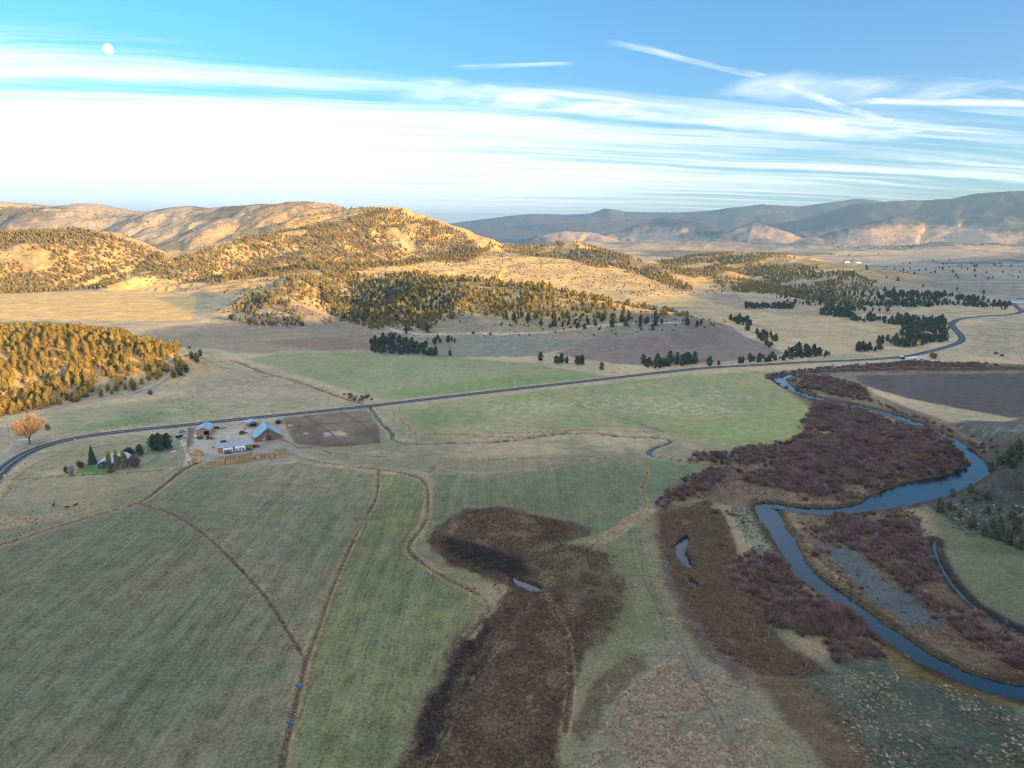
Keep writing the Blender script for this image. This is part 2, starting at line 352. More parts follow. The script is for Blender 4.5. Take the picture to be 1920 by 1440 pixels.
# ------------------------------------------------------------------ ground sheet (one radial sheet: fine where the view is, coarse behind)
az = np.concatenate([np.linspace(-40.5, 40.5, 811), np.linspace(42, 318, 150)])*math.pi/180
rr = np.concatenate([np.geomspace(6, 120, 40)[:-1], np.geomspace(120, 1600, 520)[:-1], np.geomspace(1600, 15500, 360)[:-1], np.geomspace(15500, 27000, 14)])
NA, NR = len(az), len(rr)
A, Rr = np.meshgrid(az, rr)
GX = (np.sin(A)*Rr); GY = (np.cos(A)*Rr)
GZ = hflat(GX, GY)
gx = GX.ravel(); gy = GY.ravel(); gz = GZ.ravel()
gpx, gpy, gdep = project(gx, gy, gz); front = gy > 20
gr = Rr.ravel()

# slope for rock / scree
def lin(*c): return np.array(c, np.float32)
GRASS = lin(.185, .180, .115); GREEN = lin(.105, .175, .055); LUSH = lin(.13, .20, .04); DRY = lin(.35, .275, .175); TAN = lin(.37, .29, .175)
BROWN = lin(.14, .098, .072); MARSH = lin(.085, .060, .042); DARK = lin(.016, .014, .015); DIRT = lin(.25, .222, .185); PLOUGH = lin(.150, .122, .105)
SAGE = lin(.19, .185, .135); HILL = lin(.44, .270, .095); FOREST = lin(.17, .145, .075); REED = lin(.17, .13, .095); OLIVE = lin(.11, .115, .05); PINK = lin(.36, .27, .20)
SHORT = lin(.162, .168, .112)
n1 = fbm(gx/60, gy/60, 101, 4); n2 = fbm(gx/14, gy/14, 111, 4); n3 = fbm(gx/4, gy/4, 121, 3); n4 = fbm(gx/250, gy/250, 131, 3)
C = np.empty((gx.size, 3), np.float32)
def mixc(C, c, k): return C+(c-C)*k[:, None]
C[:] = GRASS
C = mixc(C, DRY, smooth(.42, .68, n1*.6+n2*.4)*.75)
# beyond the home valley everything is dry range
C = mixc(C, DRY*.98, smooth(430, 620, gr)*.75)
C = mixc(C, HILL, smooth(3, 16, gz)*.9)
C = mixc(C, SAGE, smooth(.50, .66, fbm(gx/90, gy/40, 141, 4))*.6*smooth(450, 600, gr))
C = mixc(C, FOREST, smooth(.46, .66, fbm(gx/120, gy/120, 151, 4))*.55*smooth(6, 30, gz))
C = mixc(C, lin(.56, .31, .085), smooth(70, 130, gz)*smooth(2000, 2600, gr)*smooth(5200, 4600, gr)*.55)
hs_ = smooth(4, 18, gz)*smooth(500, 800, gr)
C = mixc(C, lin(.15, .135, .095), smooth(.50, .66, fbm(gx/26, gy/30, 152, 4, .62))*.62*hs_)
C = mixc(C, lin(.46, .34, .19), smooth(.60, .74, fbm(gx/60, gy/40, 153, 4, .6))*.5*hs_)
def lineband(line, half, c, k=1.0, rag=.5, dark=0):
    global C
    mx = half+rag*2+2
    d, t, _ = distline(line, gx, gy, mx+1)
    ok = np.isfinite(d)
    dd = d[ok]+(n3[ok]-.5)*2*rag
    w = smooth(half+.5, half-.6, dd)*k
    C[ok] += (np.asarray(c, np.float32)-C[ok])*w[:, None]
    if dark:
        w2 = smooth(.95, .25, np.abs(d[ok]+(n2[ok]-.5)*half*.8))*min(dark, 1)
        C[ok] += (DARK*2-C[ok])*w2[:, None]*.85
mk = [0, 0, 0]
M_STREAK = np.zeros(gx.size, np.float32); M_CRACK = np.zeros(gx.size, np.float32); M_TUFT = np.zeros(gx.size, np.float32)
M_TUFT += .35
def zone(poly, c, k=1.0, feather=4.0, rag=6.0, streak=None, crack=None, tuft=None, var=None):
    """colour an area given by its outline in the photograph, laid on the ground; soft ragged edge in metres"""
    global C
    poly = [tuple(P(*q)) for q in poly]
    xs = [q[0] for q in poly]; ys = [q[1] for q in poly]; m = feather+rag+4
    sel = np.nonzero((gx > min(xs)-m) & (gx < max(xs)+m) & (gy > min(ys)-m) & (gy < max(ys)+m))[0]
    if not sel.size: return
    x, y = gx[sel], gy[sel]
    ins = inpoly(poly, x, y); d, _, _ = distline(poly, x, y, m, closed=True)
    sd = np.where(ins, 1, -1)*np.minimum(d, 1e3)
    sd = sd+(n2[sel]*.6+n3[sel]*.4-.5)*2*rag
    w = smooth(-feather, feather, sd)*k
    w = w.astype(np.float32)
    cc = np.asarray(c, np.float32)
    C[sel] += (cc-C[sel])*w[:, None]
    if var is not None:
        q = w*smooth(.35, .7, n1[sel]*.4+n2[sel]*.6)*var[1]
        C[sel] += (var[0]-C[sel])*q[:, None]
    for arr, val in ((M_STREAK, streak), (M_CRACK, crack), (M_TUFT, tuft)):
        if val is not None: arr[sel] += (val-arr[sel])*np.minimum(w/max(k, .01), 1)
# mown hay fields in the foreground
zone([(-300, 1100), (0, 1030), (100, 1000), (200, 968), (262, 945), (322, 962), (385, 1002), (450, 1064), (500, 1120), (545, 1190), (572, 1240), (550, 1360), (530, 1500), (-400, 1500)], SHORT, .95, 2, 1, streak=1, tuft=.2, var=(lin(.20, .165, .10), .6))
zone([(350, 885), (560, 868), (705, 888), (700, 935), (650, 1040), (620, 1110), (572, 1236), (500, 1118), (450, 1062), (385, 1000), (322, 960), (275, 942)], lin(.165, .170, .110), .95, 2, 1, streak=.9, tuft=.2, var=(lin(.225, .19, .12), .65))
zone([(712, 890), (755, 890), (797, 907), (800, 960), (788, 992), (764, 1025), (785, 1052), (900, 1117), (920, 1136), (880, 1190), (840, 1240), (800, 1300), (775, 1360), (750, 1500), (532, 1500), (550, 1360), (575, 1240), (622, 1110), (682, 978)], lin(.158, .172, .090), .95, 2, 1, streak=1, tuft=.2, var=(lin(.22, .195, .09), .5))
zone([(810, 885), (900, 893), (1000, 884), (1100, 865), (1160, 860), (1200, 872), (1210, 886), (1203, 920), (1210, 950), (1150, 995), (1105, 1020), (1060, 975), (940, 945), (870, 952), (812, 985), (800, 1012), (805, 960)], lin(.135, .165, .098), .95, 3, 2, streak=.6, tuft=.2, var=(lin(.20, .18, .11), .35))
zone([(1215, 860), (1310, 872), (1335, 885), (1250, 930), (1218, 945), (1208, 920)], lin(.13, .165, .09), .9, 3, 2, streak=.3, tuft=.2)
zone([(560, 845), (760, 860), (1150, 853), (1170, 860), (1000, 880), (900, 888), (800, 880), (700, 878)], lin(.17, .175, .115), .85, 4, 4, streak=.4, tuft=.3, var=(DRY*.7, .5))
zone([(30, 905), (110, 893), (260, 886), (345, 884), (262, 940), (200, 955), (60, 975), (-60, 990), (-60, 940)], lin(.19, .185, .115), .9, 4, 3, tuft=.5, var=(DRY*.8, .6))
zone([(60, 880), (110, 855), (240, 832), (330, 825), (345, 872), (200, 885)], lin(.17, .175, .10), .85, 3, 3, tuft=.5, var=(DRY*.8, .45))
zone([(805, 1000), (850, 968), (940, 940), (1030, 965), (1110, 1000), (1100, 1040), (900, 1110), (820, 1060)], lin(.20, .20, .08), .6, 6, 4)
# greener fields along the highway
zone([(462, 674), (520, 663), (620, 660), (800, 665), (1000, 682), (1110, 700), (1140, 708), (900, 735), (740, 750), (700, 745), (640, 728), (560, 702)], lin(.165, .19, .095), .95, 5, 4, streak=.2, tuft=.1, var=(lin(.24, .21, .12), .45))
zone([(735, 768), (860, 751), (1040, 731), (1250, 708), (1420, 695), (1437, 700), (1480, 730), (1525, 750), (1528, 776), (1500, 816), (1440, 836), (1380, 843), (1280, 816), (1220, 801), (1100, 803), (960, 808), (850, 812), (800, 812), (770, 795)], lin(.185, .195, .095), .95, 4, 3, streak=.2, tuft=.1, var=(lin(.29, .245, .135), .5))
zone([(1250, 800), (1320, 790), (1440, 780), (1515, 752), (1528, 776), (1500, 816), (1440, 836), (1380, 843)], lin(.18, .215, .085), .75, 16, 12, streak=.2, tuft=.1)
zone([(760, 775), (900, 768), (930, 790), (800, 806)], lin(.115, .17, .06), .45, 8, 8)
zone([(960, 705), (1100, 708), (900, 733), (760, 745), (720, 735)], lin(.10, .175, .055), .5, 6, 8)
zone([(-50, 606), (90, 603), (210, 616), (60, 622), (-50, 622)], lin(.13, .15, .05), .95, 8, 4, streak=.1, tuft=.1)
zone([(80, 606), (240, 612), (200, 628), (60, 621)], BROWN*1.3, .6, 10, 10)
zone([(90, 775), (330, 745), (560, 748), (600, 765), (330, 795), (120, 815)], lin(.15, .175, .095), .8, 8, 8, tuft=.7, var=(DRY*.85, .6))
zone([(350, 730), (500, 700), (640, 738), (600, 765), (420, 775)], lin(.25, .215, .145), .7, 9, 9, tuft=.8)
zone([(200, 790), (300, 765), (330, 780), (150, 812)], lin(.10, .16, .07), .6, 6, 6)
zone([(260, 620), (480, 600), (690, 600), (700, 655), (470, 662), (330, 655)], lin(.20, .17, .125), .8, 15, 15, tuft=.7, var=(BROWN*1.2, .45))  # brown valley floor, colour lowered for the shade lying over it
zone([(480, 640), (700, 625), (700, 655), (600, 658)], BROWN*1.1, .7, 8, 8)
# ploughed land
zone([(1040, 662), (1110, 642), (1200, 626), (1290, 617), (1370, 620), (1420, 640), (1472, 662), (1440, 673), (1330, 679), (1200, 685), (1120, 681)], PLOUGH, .97, 3, 2, streak=.25, tuft=0)
zone([(1555, 704), (1650, 700), (1920, 697), (2200, 695), (2300, 800), (1930, 789), (1800, 766), (1700, 746), (1620, 723)], PLOUGH*lin(.46, .50, .58), .97, 3, 2, streak=.35, tuft=0)
zone([(690, 660), (1060, 668), (1200, 688), (1000, 680), (800, 664)], DRY*.95, .7, 5, 5)
# range land on the right
zone([(1290, 580), (1400, 575), (1690, 620), (1640, 652), (1500, 650), (1440, 640), (1390, 618)], lin(.31, .245, .145), .9, 15, 12, tuft=.3)
zone([(1560, 572), (1890, 575), (1880, 590), (1700, 588)], lin(.30, .245, .15), .8, 15, 12)
zone([(1810, 610), (2000, 600), (2200, 680), (1850, 670), (1780, 655)], lin(.29, .235, .15), .85, 9, 9, tuft=.6, var=(lin(.17, .18, .11), .5))
zone([(1440, 690), (1700, 672), (2000, 668), (2000, 690), (1700, 680), (1500, 692)], DRY, .7, 5, 5, tuft=.6)
zone([(1560, 700), (1630, 745), (1760, 785), (1920, 800), (2050, 830), (1930, 870), (1880, 860), (1800, 815), (1700, 775), (1600, 745)], lin(.21, .19, .14), .85, 3, 4, tuft=.7, var=(DRY, .5))
# corrals, farm yard, lawn
zone([(530, 786), (620, 775), (690, 771), (712, 801), (712, 830), (630, 838), (590, 836), (552, 832)], lin(.095, .070, .056), .97, 1.2, 1.5, tuft=.1, var=(lin(.20, .165, .125), .6))
zone([(600, 812), (640, 808), (650, 816), (610, 819)], lin(.33, .29, .22), .7, 1, 2)
zone([(322, 800), (430, 791), (520, 789), (540, 815), (560, 838), (568, 852), (545, 866), (470, 872), (400, 878), (360, 875), (345, 850), (322, 835)], DIRT, .95, 1.5, 2, tuft=.15, var=(lin(.21, .17, .135), .4))
zone([(350, 812), (420, 806), (470, 800), (480, 840), (420, 856), (362, 845)], lin(.31, .28, .235), .8, 3, 2)
zone([(352, 800), (368, 800), (362, 835), (350, 838)], lin(.12, .095, .085), .8, 1, 1)
zone([(268, 855), (350, 842), (352, 868), (290, 878)], lin(.135, .155, .105), .8, 2, 2, var=(DIRT, .5))
zone([(300, 850), (348, 844), (345, 856), (305, 864)], DIRT*.8, .8, 1, 1)
zone([(138, 888), (160, 872), (178, 868), (200, 875), (232, 878), (200, 889)], lin(.06, .145, .045), .85, 1, 2)
zone([(262, 820), (345, 815), (340, 835), (275, 848)], lin(.10, .16, .07), .7, 3, 3)
# marsh
zone([(800, 1016), (815, 985), (870, 956), (940, 948), (1000, 965), (1060, 975), (1106, 990), (1108, 1006), (1060, 1020), (1110, 1022), (1160, 1040), (1175, 1090), (1172, 1130), (1150, 1190), (1100, 1220), (1078, 1290), (1062, 1360), (1050, 1450), (740, 1450), (775, 1360), (800, 1290), (850, 1212), (900, 1162), (950, 1125), (962, 1102), (900, 1080), (840, 1056)], MARSH*1.2, .95, 1.8, 5, crack=1, tuft=.3, streak=0, var=(lin(.15, .10, .07), .6))
zone([(850, 970), (940, 952), (1010, 975), (1000, 1020), (900, 1020), (840, 1000)], lin(.22, .15, .115), .8, 4, 4, crack=1)
zone([(1010, 1010), (1100, 1035), (1110, 1100), (1020, 1100), (980, 1050)], lin(.16, .14, .075), .8, 5, 5)
zone([(830, 1005), (900, 1022), (985, 1048), (1002, 1078), (965, 1085), (885, 1064), (835, 1035)], DARK, .9, 3, 3, crack=.4)
zone([(830, 1370), (880, 1260), (930, 1200), (940, 1215), (880, 1300), (850, 1380)], DARK, .85, 1.2, 1, crack=.3)
zone([(770, 1420), (790, 1340), (815, 1285), (860, 1220), (905, 1172), (925, 1180), (885, 1235), (850, 1300), (825, 1420)], DARK*1.6, .85, 1.5, 3)
zone([(900, 1250), (960, 1180), (1050, 1170), (1050, 1300), (1020, 1400), (900, 1400)], lin(.15, .12, .075), .6, 5, 6, crack=1)
zone([(1060, 1020), (1160, 1015), (1185, 1080), (1180, 1150), (1120, 1230), (1090, 1180), (1075, 1100)], lin(.125, .11, .062), .8, 6, 5, crack=.5)
# rough ground between marsh and river
zone([(1110, 1022), (1217, 955), (1232, 1010), (1262, 1130), (1330, 1250), (1480, 1370), (1500, 1450), (1050, 1450), (1075, 1300), (1150, 1190), (1178, 1100)], lin(.205, .185, .105), .8, 4, 4, tuft=1, var=(lin(.14, .16, .085), .6))
zone([(1100, 1370), (1180, 1240), (1260, 1180), (1300, 1230), (1380, 1260), (1440, 1340), (1460, 1450), (1080, 1450)], lin(.21, .19, .14), .8, 3, 4, tuft=1)
zone([(1060, 1370), (1110, 1280), (1190, 1230), (1210, 1250), (1140, 1320), (1100, 1400)], MARSH*1.3, .75, 1.2, 5, crack=.3)
zone([(1232, 950), (1330, 938), (1352, 960), (1400, 1090), (1460, 1190), (1560, 1270), (1700, 1350), (1800, 1460), (1560, 1450), (1420, 1300), (1330, 1240), (1262, 1120), (1228, 1010)], REED*.9, .95, 3, 3, tuft=.9, crack=.0, var=(BROWN, .5))
zone([(1228, 1000), (1255, 1110), (1310, 1220), (1400, 1300), (1420, 1290), (1350, 1200), (1280, 1100), (1245, 1000)], DARK*4, .45, 1.2, 3)
zone([(1360, 935), (1420, 950), (1470, 1050), (1440, 1060), (1385, 990)], lin(.17, .185, .14), .8, 2, 2, tuft=1)
zone([(1480, 1250), (1650, 1235), (1900, 1330), (2000, 1450), (1650, 1450), (1540, 1330)], lin(.060, .082, .066), .85, 4, 5, tuft=.8, var=(lin(.15, .16, .125), .5))
zone([(1380, 1200), (1500, 1260), (1600, 1340), (1640, 1450), (1560, 1450), (1450, 1330)], lin(.115, .085, .05), .75, 1.5, 5, tuft=.6)
zone([(1500, 1065), (1560, 1110), (1720, 1240), (1920, 1310), (2050, 1330), (2050, 1345), (1880, 1320), (1700, 1270), (1640, 1200), (1560, 1140)], lin(.15, .11, .042), .9, 2, 2, tuft=.5, crack=.2)
# willow bottoms
zone([(1430, 700), (1700, 676), (1900, 682), (2100, 686), (2100, 698), (1600, 704), (1640, 740), (1800, 800), (1880, 862), (1840, 880), (1800, 910), (1700, 960), (1760, 1060), (1800, 1120), (1960, 1210), (2050, 1320), (1900, 1280), (1700, 1190), (1560, 1085), (1490, 990), (1450, 950), (1380, 950), (1300, 935), (1230, 950), (1260, 910), (1330, 880), (1290, 860), (1400, 850), (1500, 818), (1530, 775), (1480, 735)], lin(.115, .085, .062), .95, 3, 3, tuft=.9, crack=0, streak=0, var=(lin(.22, .18, .12), .45))
zone([(1640, 780), (1705, 800), (1695, 812), (1650, 797)], lin(.11, .15, .085), .85, 2, 2, tuft=.2)
zone([(1560, 760), (1590, 763), (1580, 770), (1565, 770)], lin(.16, .18, .11), .8, 2, 2)
zone([(1500, 935), (1560, 940), (1560, 948), (1520, 950)], lin(.19, .19, .12), .8, 2, 2)
zone([(1545, 1018), (1595, 1030), (1660, 1085), (1700, 1110), (1765, 1172), (1700, 1168), (1620, 1112), (1570, 1060)], lin(.085, .115, .135), .85, 2.0, 5, tuft=.3)
zone([(1460, 962), (1485, 962), (1510, 1000), (1530, 1050), (1600, 1100), (1590, 1108), (1515, 1065), (1488, 1010)], lin(.30, .24, .15), .8, 1.5, 1.5, tuft=1)
# terrace and slope below the near hill
zone([(1760, 1030), (1880, 1010), (2100, 1000), (2100, 1230), (1920, 1185), (1830, 1130), (1785, 1090)], lin(.155, .175, .115), .9, 2, 2, tuft=.5, streak=.3)
zone([(1735, 940), (1800, 985), (1960, 1010), (2000, 1040), (1860, 1040), (1760, 1025)], lin(.10, .115, .075), .75, 4, 4, tuft=.5)
lineband(spline(GP([(1003, 735), (1100, 765), (1190, 792), (1262, 814)]), 4), .9, DARK*6, .6, .5)
lineband(spline(GP([(800, 682), (900, 692), (960, 702), (1010, 722)]), 4), .9, lin(.10, .14, .06), .5, .5)
lineband(spline(GP([(1000, 733), (1120, 725), (1300, 702)]), 4), 1.2, lin(.09, .16, .05), .5, .8)
lineband(spline(GP([(1180, 990), (1190, 1060), (1230, 1130), (1250, 1200)]), 4), .5, lin(.10, .09, .07), .6, .3)
lineband(spline(GP([(560, 870), (700, 868), (780, 880), (800, 884)]), 4), .8, lin(.12, .11, .09), .6, .4)
for (zx_, zy_, rad_) in ((1200, 760, 75), (1150, 750, 60), (1310, 770, 60), (1000, 760, 60), (1350, 740, 60)):
    q_ = P(zx_, zy_); dd_ = np.hypot((gx-q_[0])/2.0, gy-q_[1]); kk_ = smooth(rad_*.5, 5, dd_)*smooth(.60, .70, fbm(gx/2.6, gy/2.6, 195, 3))
    C = mixc(C, lin(.40, .35, .24), kk_*.5)
# near hill slope itself
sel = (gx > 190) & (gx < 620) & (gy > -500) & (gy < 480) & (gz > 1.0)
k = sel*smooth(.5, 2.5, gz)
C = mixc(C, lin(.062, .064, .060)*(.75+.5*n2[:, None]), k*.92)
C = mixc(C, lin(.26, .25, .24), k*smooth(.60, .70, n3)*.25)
# marsh edges under the shade ridge etc. stay range colour
def offset_line(line, d):
    p = line[:, :2]; t = np.gradient(p, axis=0); t /= np.linalg.norm(t, axis=1, keepdims=True)
    return p+np.stack([-t[:, 1], t[:, 0]], 1)*d
for line, half, dk in DITCHES: lineband(line, half*1.15, TAN*.80, .85, .9, dk)
lineband(CREEK, 3.4, DRY*.85, .6, 2.5); lineband(CREEK, 1.3, DARK*2.5, .8, .9)
for line, half in TRACKS[:5]: lineband(line, half, lin(.36, .31, .255), .9, .4)
lineband(offset_line(TRACKS[5][0], .8), .3, DARK*5, .7, .2); lineband(offset_line(TRACKS[5][0], -.8), .3, DARK*5, .7, .2)
lineband(HIGHWAY, 9.0, DRY*.9, .7, 2.5); lineband(HIGHWAY, 5.2, lin(.27, .235, .19), .9, .4)
# river banks
d, t, _ = distline(RIVER, gx, gy, 16); ok = np.isfinite(d)
w = RIVER[np.clip(t[ok].astype(int), 0, len(RIVER)-1), 2]
C[ok] += (lin(.065, .045, .03)-C[ok])*(smooth(w+5.5, w+2.2, d[ok]+(n2[ok]-.5)*3)*.9)[:, None]
d, t, _ = distline(SLOUGH, gx, gy, 8); ok = np.isfinite(d)
C[ok] += (DARK*1.8-C[ok])*(smooth(4.6, 2.2, d[ok]+(n2[ok]-.5)*2)*.9)[:, None]
for p in PONDS:
    d, t, _ = distline(p, gx, gy, 4, closed=True); ok = np.isfinite(d)
    C[ok] += (DARK*2-C[ok])*(smooth(2.2, .6, d[ok])*.8)[:, None]
# painting on the hills, tested where the surface itself is seen
def hzone(poly, c, k, dmin, dmax, fe=.12, seed=0):
    global C
    sel = np.nonzero(front & (gy > dmin) & (gy < dmax) & (gpx > min(q[0] for q in poly)-5) & (gpx < max(q[0] for q in poly)+5))[0]
    ins = inpoly(poly, gpx[sel]+(n2[sel]-.5)*14, gpy[sel]+(n1[sel]-.5)*10)
    s = sel[ins]; C[s] += (np.asarray(c, np.float32)-C[s])*k
hzone([(690, 500), (900, 480), (1150, 490), (1300, 550), (1320, 575), (1180, 572), (1000, 545), (860, 522), (700, 510)], lin(.42, .285, .125), .8, 1150, 2600)
hzone([(200, 520), (270, 515), (370, 560), (360, 600), (-50, 600), (-50, 552), (200, 548)], lin(.46, .31, .12), .8, 950, 1900)
hzone([(690, 605), (850, 590), (1000, 598), (1300, 604), (1310, 618), (1120, 640), (1000, 668), (720, 668), (690, 650)], lin(.155, .148, .115), .75, 700, 1250)  # grey-green sage slope, shade of the middle hill put into its colour
hzone([(400, 590), (560, 600), (700, 600), (700, 640), (560, 620), (420, 612)], lin(.17, .145, .115), .6, 850, 1250)  # ground below the cone, colour lowered to carry the shade there
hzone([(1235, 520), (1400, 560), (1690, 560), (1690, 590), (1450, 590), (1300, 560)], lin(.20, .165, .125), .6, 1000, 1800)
hzone([(690, 640), (980, 628), (1100, 640), (1000, 668), (720, 668)], lin(.15, .15, .125), .6, 650, 900)  # sage at the hill foot, again darkened for shade
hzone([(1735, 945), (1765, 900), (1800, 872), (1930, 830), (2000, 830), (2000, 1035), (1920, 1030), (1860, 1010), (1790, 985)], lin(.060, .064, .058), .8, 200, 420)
for tr in ([(715, 608), (745, 622), (800, 627), (880, 625), (960, 626), (1040, 622), (1110, 612), (1200, 606), (1290, 604)],
           [(400, 577), (440, 579), (500, 586), (560, 590)]):
    s = np.nonzero(front & (gy > 700) & (gy < 1250) & (gpx > tr[0][0]) & (gpx < tr[-1][0]))[0]
    yy = np.interp(gpx[s], [q[0] for q in tr], [q[1] for q in tr]); s = s[np.abs(gpy[s]-yy) < 1.3]
    C[s] += (lin(.40, .33, .25)-C[s])*.8
# far country: dark woods and pale openings
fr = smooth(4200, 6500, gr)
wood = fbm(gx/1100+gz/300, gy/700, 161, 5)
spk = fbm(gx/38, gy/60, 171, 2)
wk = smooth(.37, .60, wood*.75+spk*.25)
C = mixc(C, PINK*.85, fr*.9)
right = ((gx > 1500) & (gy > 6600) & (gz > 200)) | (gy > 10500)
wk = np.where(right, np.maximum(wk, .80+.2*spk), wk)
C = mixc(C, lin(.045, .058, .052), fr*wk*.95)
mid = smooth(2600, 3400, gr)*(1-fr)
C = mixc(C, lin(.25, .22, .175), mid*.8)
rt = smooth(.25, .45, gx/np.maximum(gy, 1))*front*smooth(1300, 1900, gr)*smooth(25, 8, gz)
C = mixc(C, lin(.22, .20, .165), rt*.6)  # plain in shade: its cooler grey is put into the ground colour
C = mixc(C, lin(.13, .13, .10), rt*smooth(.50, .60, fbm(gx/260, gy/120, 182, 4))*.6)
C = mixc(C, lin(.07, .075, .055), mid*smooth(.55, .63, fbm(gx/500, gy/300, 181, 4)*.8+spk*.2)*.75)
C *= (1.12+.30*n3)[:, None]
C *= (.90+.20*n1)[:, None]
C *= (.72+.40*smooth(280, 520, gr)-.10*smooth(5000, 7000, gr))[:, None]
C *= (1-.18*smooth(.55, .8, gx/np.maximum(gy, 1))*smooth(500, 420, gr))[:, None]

def mesh_from(name, V, F, mat, kind=None, cols=None, smoothf=True, uvs=None):
    me = bpy.data.meshes.new(name)
    V = np.asarray(V, np.float32); F = np.asarray(F, np.int32); k = F.shape[1]
    me.vertices.add(len(V)); me.vertices.foreach_set('co', V.ravel())
    me.loops.add(F.size); me.loops.foreach_set('vertex_index', F.ravel())
    me.polygons.add(len(F)); me.polygons.foreach_set('loop_start', np.arange(0, F.size, k, dtype=np.int32))
    me.polygons.foreach_set('use_smooth', np.full(len(F), smoothf, bool))
    if cols is not None:
        at = me.color_attributes.new('col', 'FLOAT_COLOR', 'POINT')
        c4 = np.ones((len(V), 4), np.float32); c4[:, :cols.shape[1]] = cols; at.data.foreach_set('color', c4.ravel())
    me.update(); me.validate()
    if mat: me.materials.append(mat)
    o = bpy.data.objects.new(name, me); COL.objects.link(o)
    if kind: o['kind'] = kind
    return o

# ground material
gm = bpy.data.materials.new('ground'); gm.use_nodes = True; n = NT(gm.node_tree)
vc = n.n('ShaderNodeAttribute', attribute_name='col'); ms = n.n('ShaderNodeAttribute', attribute_name='msk')
msep = n.n('ShaderNodeSeparateXYZ', i={0: ms.outputs['Vector']})
geo = n.n('ShaderNodeNewGeometry'); pos = geo.outputs['Position']
dist = n.n('ShaderNodeVectorMath', operation='LENGTH', i={0: pos}).outputs['Value']
near = n.sm(dist, 900, 250)
f1 = n.noise(pos, .9, 6, .65); f2 = n.noise(pos, .16, 5, .6)
st = n.n('ShaderNodeMapping', i={0: pos}); st.inputs['Rotation'].default_value = (0, 0, math.radians(-7)); st.inputs['Scale'].default_value = (1.1, .11, 1)
f3 = n.noise(st.outputs[0], .75, 5, .62, .25)
st2 = n.n('ShaderNodeMapping', i={0: pos}); st2.inputs['Rotation'].default_value = (0, 0, math.radians(-7)); st2.inputs['Scale'].default_value = (.38, .012, 1)
f4 = n.noise(st2.outputs[0], .8, 3, .5)
f0 = n.noise(pos, 3.2, 3, .7); f6 = n.noise(pos, .035, 7, .66)
farw = n.sm(dist, 450, 1300)
val = n.m('ADD', n.m('MULTIPLY', n.m('SUBTRACT', f1, .5), 1.9), n.m('MULTIPLY', n.m('SUBTRACT', f2, .5), .95))
val = n.m('ADD', val, n.m('MULTIPLY', n.m('SUBTRACT', f0, .5), n.m('MULTIPLY', near, 1.7)))
val = n.m('ADD', val, n.m('MULTIPLY', n.m('SUBTRACT', f6, .5), n.m('MULTIPLY', farw, 1.6)))
sk1 = n.m('MULTIPLY', msep.outputs[0], n.m('ADD', n.m('MULTIPLY', n.m('SUBTRACT', f3, .5), 1.1), n.m('MULTIPLY', n.m('SUBTRACT', f4, .5), .9)))
val = n.m('ADD', 1.0, n.m('ADD', val, sk1))
vor = n.n('ShaderNodeTexVoronoi', feature='DISTANCE_TO_EDGE'); wp = n.n('ShaderNodeVectorMath', operation='ADD', i={0: pos})
nz = n.n('ShaderNodeTexNoise'); n.t.links.new(pos, nz.inputs['Vector']); nz.inputs['Scale'].default_value = .25; nz.inputs['Detail'].default_value = 4
wsc = n.n('ShaderNodeVectorMath', operation='SCALE', i={0: nz.outputs['Color'], 'Scale': 9.0}); n.t.links.new(wsc.outputs[0], wp.inputs[1])
n.t.links.new(wp.outputs[0], vor.inputs['Vector']); vor.inputs['Scale'].default_value = .42
crk = n.m('MULTIPLY', n.sm(vor.outputs['Distance'], .11, .0), n.m('MULTIPLY', msep.outputs[1], .60))
vt = n.n('ShaderNodeTexVoronoi', feature='F1'); n.t.links.new(pos, vt.inputs['Vector']); vt.inputs['Scale'].default_value = .62; vt.inputs['Randomness'].default_value = 1
tf = n.m('MULTIPLY', n.sm(vt.outputs['Distance'], .52, .12), n.m('MULTIPLY', msep.outputs[2], n.sm(f2, .42, .60)))
val = n.m('MULTIPLY', val, n.m('SUBTRACT', 1.0, crk)); val = n.m('MAXIMUM', val, .12)
base = n.n('ShaderNodeVectorMath', operation='SCALE', i={0: vc.outputs['Color']}); n.t.links.new(val, base.inputs['Scale'])
c2 = n.mix(n.m('MULTIPLY', tf, .30), base.outputs[0], (.38, .32, .22))
hsv = n.n('ShaderNodeHueSaturation', i={'Color': c2}); n.t.links.new(n.m('ADD', .485, n.m('MULTIPLY', f2, .03)), hsv.inputs['Hue']); hsv.inputs['Saturation'].default_value = 1.0
bmp = n.n('ShaderNodeBump', i={'Strength': .55, 'Distance': .5}); n.t.links.new(n.m('ADD', n.m('ADD', f1, n.m('MULTIPLY', f3, msep.outputs[0])), n.m('ADD', n.m('MULTIPLY', tf, .8), n.m('MULTIPLY', crk, -1.2))), bmp.inputs['Height'])
bs = n.n('ShaderNodeBsdfPrincipled', i={'Base Color': hsv.outputs[0], 'Roughness': .95, 'Specular IOR Level': .08, 'Normal': bmp.outputs[0]})
n.n('ShaderNodeOutputMaterial', i={0: bs.outputs[0]})

# faces: close the ring, add a centre fan by a first tiny ring
idx = np.arange(NA*NR).reshape(NR, NA); nx = np.roll(idx, -1, axis=1)
F = np.stack([idx[:-1], nx[:-1], nx[1:], idx[1:]], -1)      # ring, azimuth
def sheet(name, mask, extra=None):
    f = F[mask] if mask is not None else F.reshape(-1, 4)
    used = np.unique(f); remap = np.full(NA*NR, -1, np.int32); remap[used] = np.arange(len(used))
    V = np.stack([gx[used], gy[used], gz[used]], -1)
    o = mesh_from(name, V, remap[f], gm, 'structure', C[used])
    at = o.data.attributes.new('msk', 'FLOAT_VECTOR', 'POINT')
    at.data.foreach_set('vector', np.stack([M_STREAK[used], M_CRACK[used], M_TUFT[used]], -1).astype(np.float32).ravel())
    return o, used
rc = Rr[:-1]
hills_mask = None
zq = GZ[:-1]
